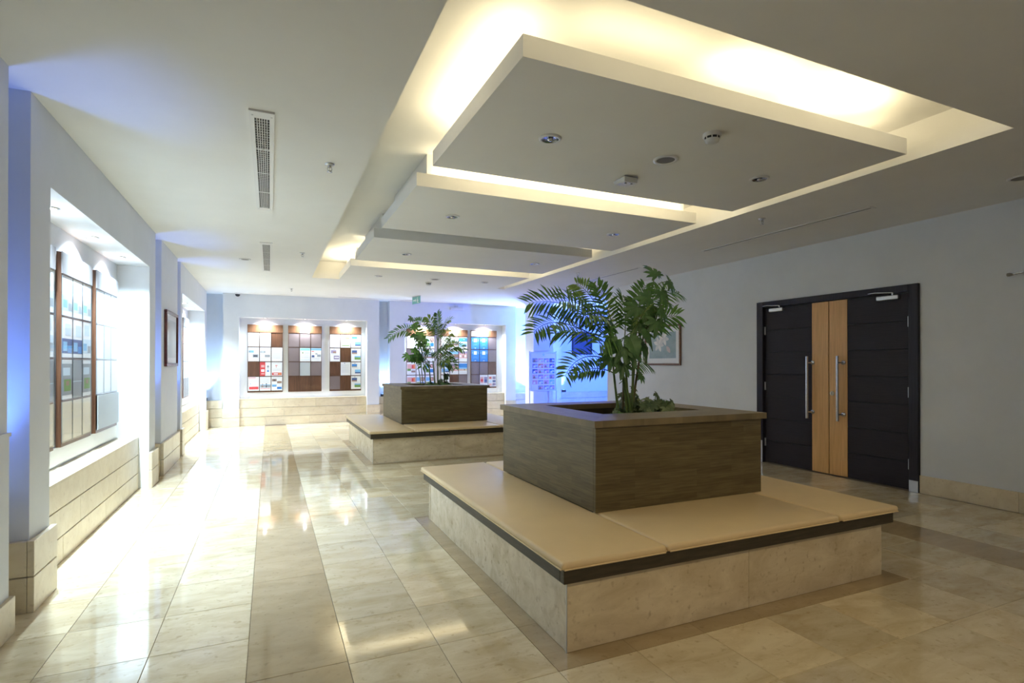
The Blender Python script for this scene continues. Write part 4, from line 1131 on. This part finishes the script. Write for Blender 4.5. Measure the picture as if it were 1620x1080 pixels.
def display_board(kind, o, wd, cells, place, cards=(), group='display boards', single=None):
    F = frame_map(kind, o); s = wd / .76
    t = thing('display_board', F(wd/2, .76, 0), 'walnut display board with clear pockets, ' + place, 'display board', group)
    b = MB(); fbox(b, F, 0, wd, .765, 2.365, .012, .046); b.build('back_board', M['boardwood'], t)
    b = MB(); fbox(b, F, -.004, wd+.004, 2.188, 2.368, .046, .056); b.build('header', M['header'] if kind == 'y' else M['header_sheen'], t)
    b = MB(); fbox(b, F, .05, wd-.05, .9, 2.2, 0.0005, .0115); b.build('wall_batten', M['offwhite'], t)
    cw = CW*s; g = (wd - 3*cw) / 4
    for r in range(4):
        for c in range(3):
            u0 = g + c*(cw+g); u1 = u0 + cw; v1 = ROWZ[r]; v0 = v1 - RH
            b = MB()
            fbox(b, F, u0, u1, v0, v1, .054, .0565, 0)
            pk = b.build('pocket', M['acrylic'], t)
            b = MB()
            fbox(b, F, u0, u1, v0, v0+.006, .0465, .0539, 1)
            fbox(b, F, u0, u0+.003, v0+.006, v1, .0465, .054, 1); fbox(b, F, u1-.003, u1, v0+.006, v1, .0465, .054, 1)
            b.build('pocket_edge', [M['acrylic'], M['lip']], pk)
            code = cells[r][c]
            if not code: continue
            if single and r == 3: continue
            b = MB(); mats = [PR['w']]; idx = {'w': 0}
            a0, a1, b0, b1 = u0+.006, u1-.006, v0+.009, v1-.004
            fbox(b, F, a0, a1, b0, b1, .047, .0482, 0)
            for lay, (p0, p1, q0, q1, col) in enumerate(sheet_layout(code)):
                if col not in idx: idx[col] = len(mats); mats.append(PR[col])
                w_ = .0484 + lay*.00012
                P = [F(a0+(a1-a0)*uu, b0+(b1-b0)*vv, w_) for uu, vv in ((p0, q0), (p1, q0), (p1, q1), (p0, q1))]
                b.face(P, idx[col])
            oo = b.build('sheet', mats)
            tag(oo, '%s, %s %s pocket, %s' % (LOOK[code], ROWN[r], COLN[c], place), 'sheet', 'sheets in the ' + place)
    if single:
        b = MB(); fbox(b, F, .006, wd-.006, .80, 1.135, .058, .064); oo = b.build('sheet', PR['a'])
        tag(oo, 'wide blank grey blue board across the bottom of the ' + place, 'sheet')
    for (u0, u1, v0, v1, nm) in cards:
        b = MB(); fbox(b, F, u0, u1, v0, v1, .0565, .058)
        F2_ = F
        for k_ in range(2):
            y_ = v0 + (v1-v0)*(.62 - .25*k_)
            P = [F(u0+(u1-u0)*.2, y_, .0583), F(u0+(u1-u0)*.7, y_, .0583), F(u0+(u1-u0)*.7, y_+.01, .0583), F(u0+(u1-u0)*.2, y_+.01, .0583)]
            b.face(P, 1)
        oo = b.build('header_card', [PR['w'], PR['t']]); tag(oo, nm + place, 'card')

A1 = [['text', 'fade2', None], ['cars', 'cars2', 'text'], [None, 'redleft', 'redfoot'], ['redband', 'strip', 'four']]
A2 = [['brownblank', 'brownblank', 'brownblank'], ['brownblank', 'cyantop', 'bluehead'], ['brownblank', 'greyblank', 'brownblank'], [None, None, None]]
A3 = [['logotext', 'greenband', 'two_b'], ['two_p', None, 'two_g'], [None, 'logotext', 'two_b'], ['brownblank', None, 'two_g']]
B1 = [['text', 'blank', 'photos'], ['brownblank', 'mount', 'mount'], ['redphoto', 'blank', 'photos'], ['redphoto', 'photos', 'photos']]
B2 = [['blank', 'mount', 'bluesea'], ['text', 'town', 'crowd'], ['bluesea', 'crowd', 'beach'], ['blank', None, 'brownblank']]
B3 = [['emblem', 'emblem', 'brownblank'], ['emblem', 'emblem', 'brownblank'], ['brownblank', 'brownblank', None], ['brownblank', 'redblue', 'pinkgrid']]
GB = 'display boards in the back wall niches'
for x, cells, w, cards in ((-0.478, A1, 'left', ()), (0.405, A2, 'middle', ((.27, .48, 2.19, 2.33, 'white card on the header of the '),)), (1.355, A3, 'right', ())):
    display_board('y', (x, 14.299, 0), .76, cells, w + ' board left of far palm', cards, GB)
for x, cells, w, cards in ((3.275, B1, 'left', ()), (4.205, B2, 'middle', ((.24, .46, 2.215, 2.31, 'white card on the header of the '),)),
                           (5.067, B3, 'right', ((.01, .25, 2.20, 2.345, 'left white card on the header of the '), (.26, .50, 2.20, 2.345, 'right white card on the header of the ')))):
    display_board('y', (x, 14.299, 0), .76, cells, w + ' board behind far palm', cards, GB)
L1 = [['cloud', 'cloud', 'cloud'], ['bluecity', 'bluecity', 'cloud'], ['dark', 'dark', 'dark'], ['beige', 'beige', 'beige']]
L2 = [['cloud', 'cloud', 'cloud'], ['bluecity', 'bluecity', 'cloud'], ['garden', 'dark', 'garden'], ['beige', 'beige', 'beige']]
L3 = [['blank', 'blank', 'blank'], ['blank', 'greyblank', 'blank'], ['blank', 'blank', 'blank'], [None, None, None]]
GL = 'display boards in the left wall niches'
for y, cells, w, sg in ((4.60, L1, 'near', None), (5.58, L2, 'middle', None), (6.55, L3, 'far', True)):
    display_board('x', (-1.599, y, 0), .81, cells, w + ' board, near left niche', (), GL, sg)
for y, cells, w in ((10.45, L3, 'near'), (11.45, L1, 'middle'), (12.45, L3, 'far')):
    display_board('x', (-1.599, y, 0), .81, cells, w + ' board, far left niche', (), GL, None)

# ------------------------------------------------------------------ poster stand
t = thing('poster_stand', (6.63, 12.75, 0), 'upright metal poster stand with photo grid before the pillar', 'poster stand')
px0, px1, pz0, pz1 = 6.16, 6.93, .73, 1.75
for x in (px0-.02, px1+.0):
    b = MB(); b.tube([(x, 12.75, .02), (x, 12.75, pz1+.02)], .014, 10); b.build('post', M['alu'], t)
    b = MB(); b.box(x-.03, x+.03, 12.55, 12.95, 0.001, .02, 0, .004); b.build('foot', M['alu'], t)
for a in ((px0, px1, pz0, pz0+.022), (px0, px1, pz1-.022, pz1), (px0, px0+.022, pz0+.022, pz1-.022), (px1-.022, px1, pz0+.022, pz1-.022)):
    bx('frame_bar', M['alu'], t, a[0], a[1], 12.735, 12.765, a[2], a[3], .003)
bx('poster', M['paper'], t, px0+.022, px1-.022, 12.742, 12.758, pz0+.022, pz1-.022)
cols = ['k', 'p', 'k', 'n', 'm', 'o', 'p', 'n', 'n', 'p', 'm', 'b', 'p', 'm', 'p', 'm', 'p', 'k', 'p', 'c', 'w', 'k', 'm', 'k']
for r in range(6):
    for c in range(4):
        cc = cols[r*4+c]
        if cc == 'w': continue
        u0 = px0 + .06 + c*.166; v1 = 1.585 - r*.142
        b = MB(); b.face([(u0, 12.7415, v1-.11), (u0+.148, 12.7415, v1-.11), (u0+.148, 12.7415, v1), (u0, 12.7415, v1)], 0)
        b.face([(u0+.02, 12.7412, v1-.10), (u0+.09, 12.7412, v1-.10), (u0+.08, 12.7412, v1-.04), (u0+.03, 12.7412, v1-.05)], 1)
        b.face([(u0+.08, 12.7413, v1-.08), (u0+.14, 12.7413, v1-.08), (u0+.14, 12.7413, v1-.03), (u0+.08, 12.7413, v1-.02)], 2)
        b.build('photo_print', [PR[cc], PR['w' if (r+c) % 3 else 'e'], PR['l' if (r+c) % 2 else 'p']], t)
b = MB(); b.disc((6.545, 12.7413, 1.685), .028, 18, 0, 'y'); b.disc((6.545, 12.7411, 1.69), .014, 14, 1, 'y')
b.face([(6.48, 12.7413, 1.635), (6.61, 12.7413, 1.635), (6.61, 12.7413, 1.642), (6.48, 12.7413, 1.642)], 2)
b.build('emblem_print', [PR['c'], PR['w'], PR['t']], t)
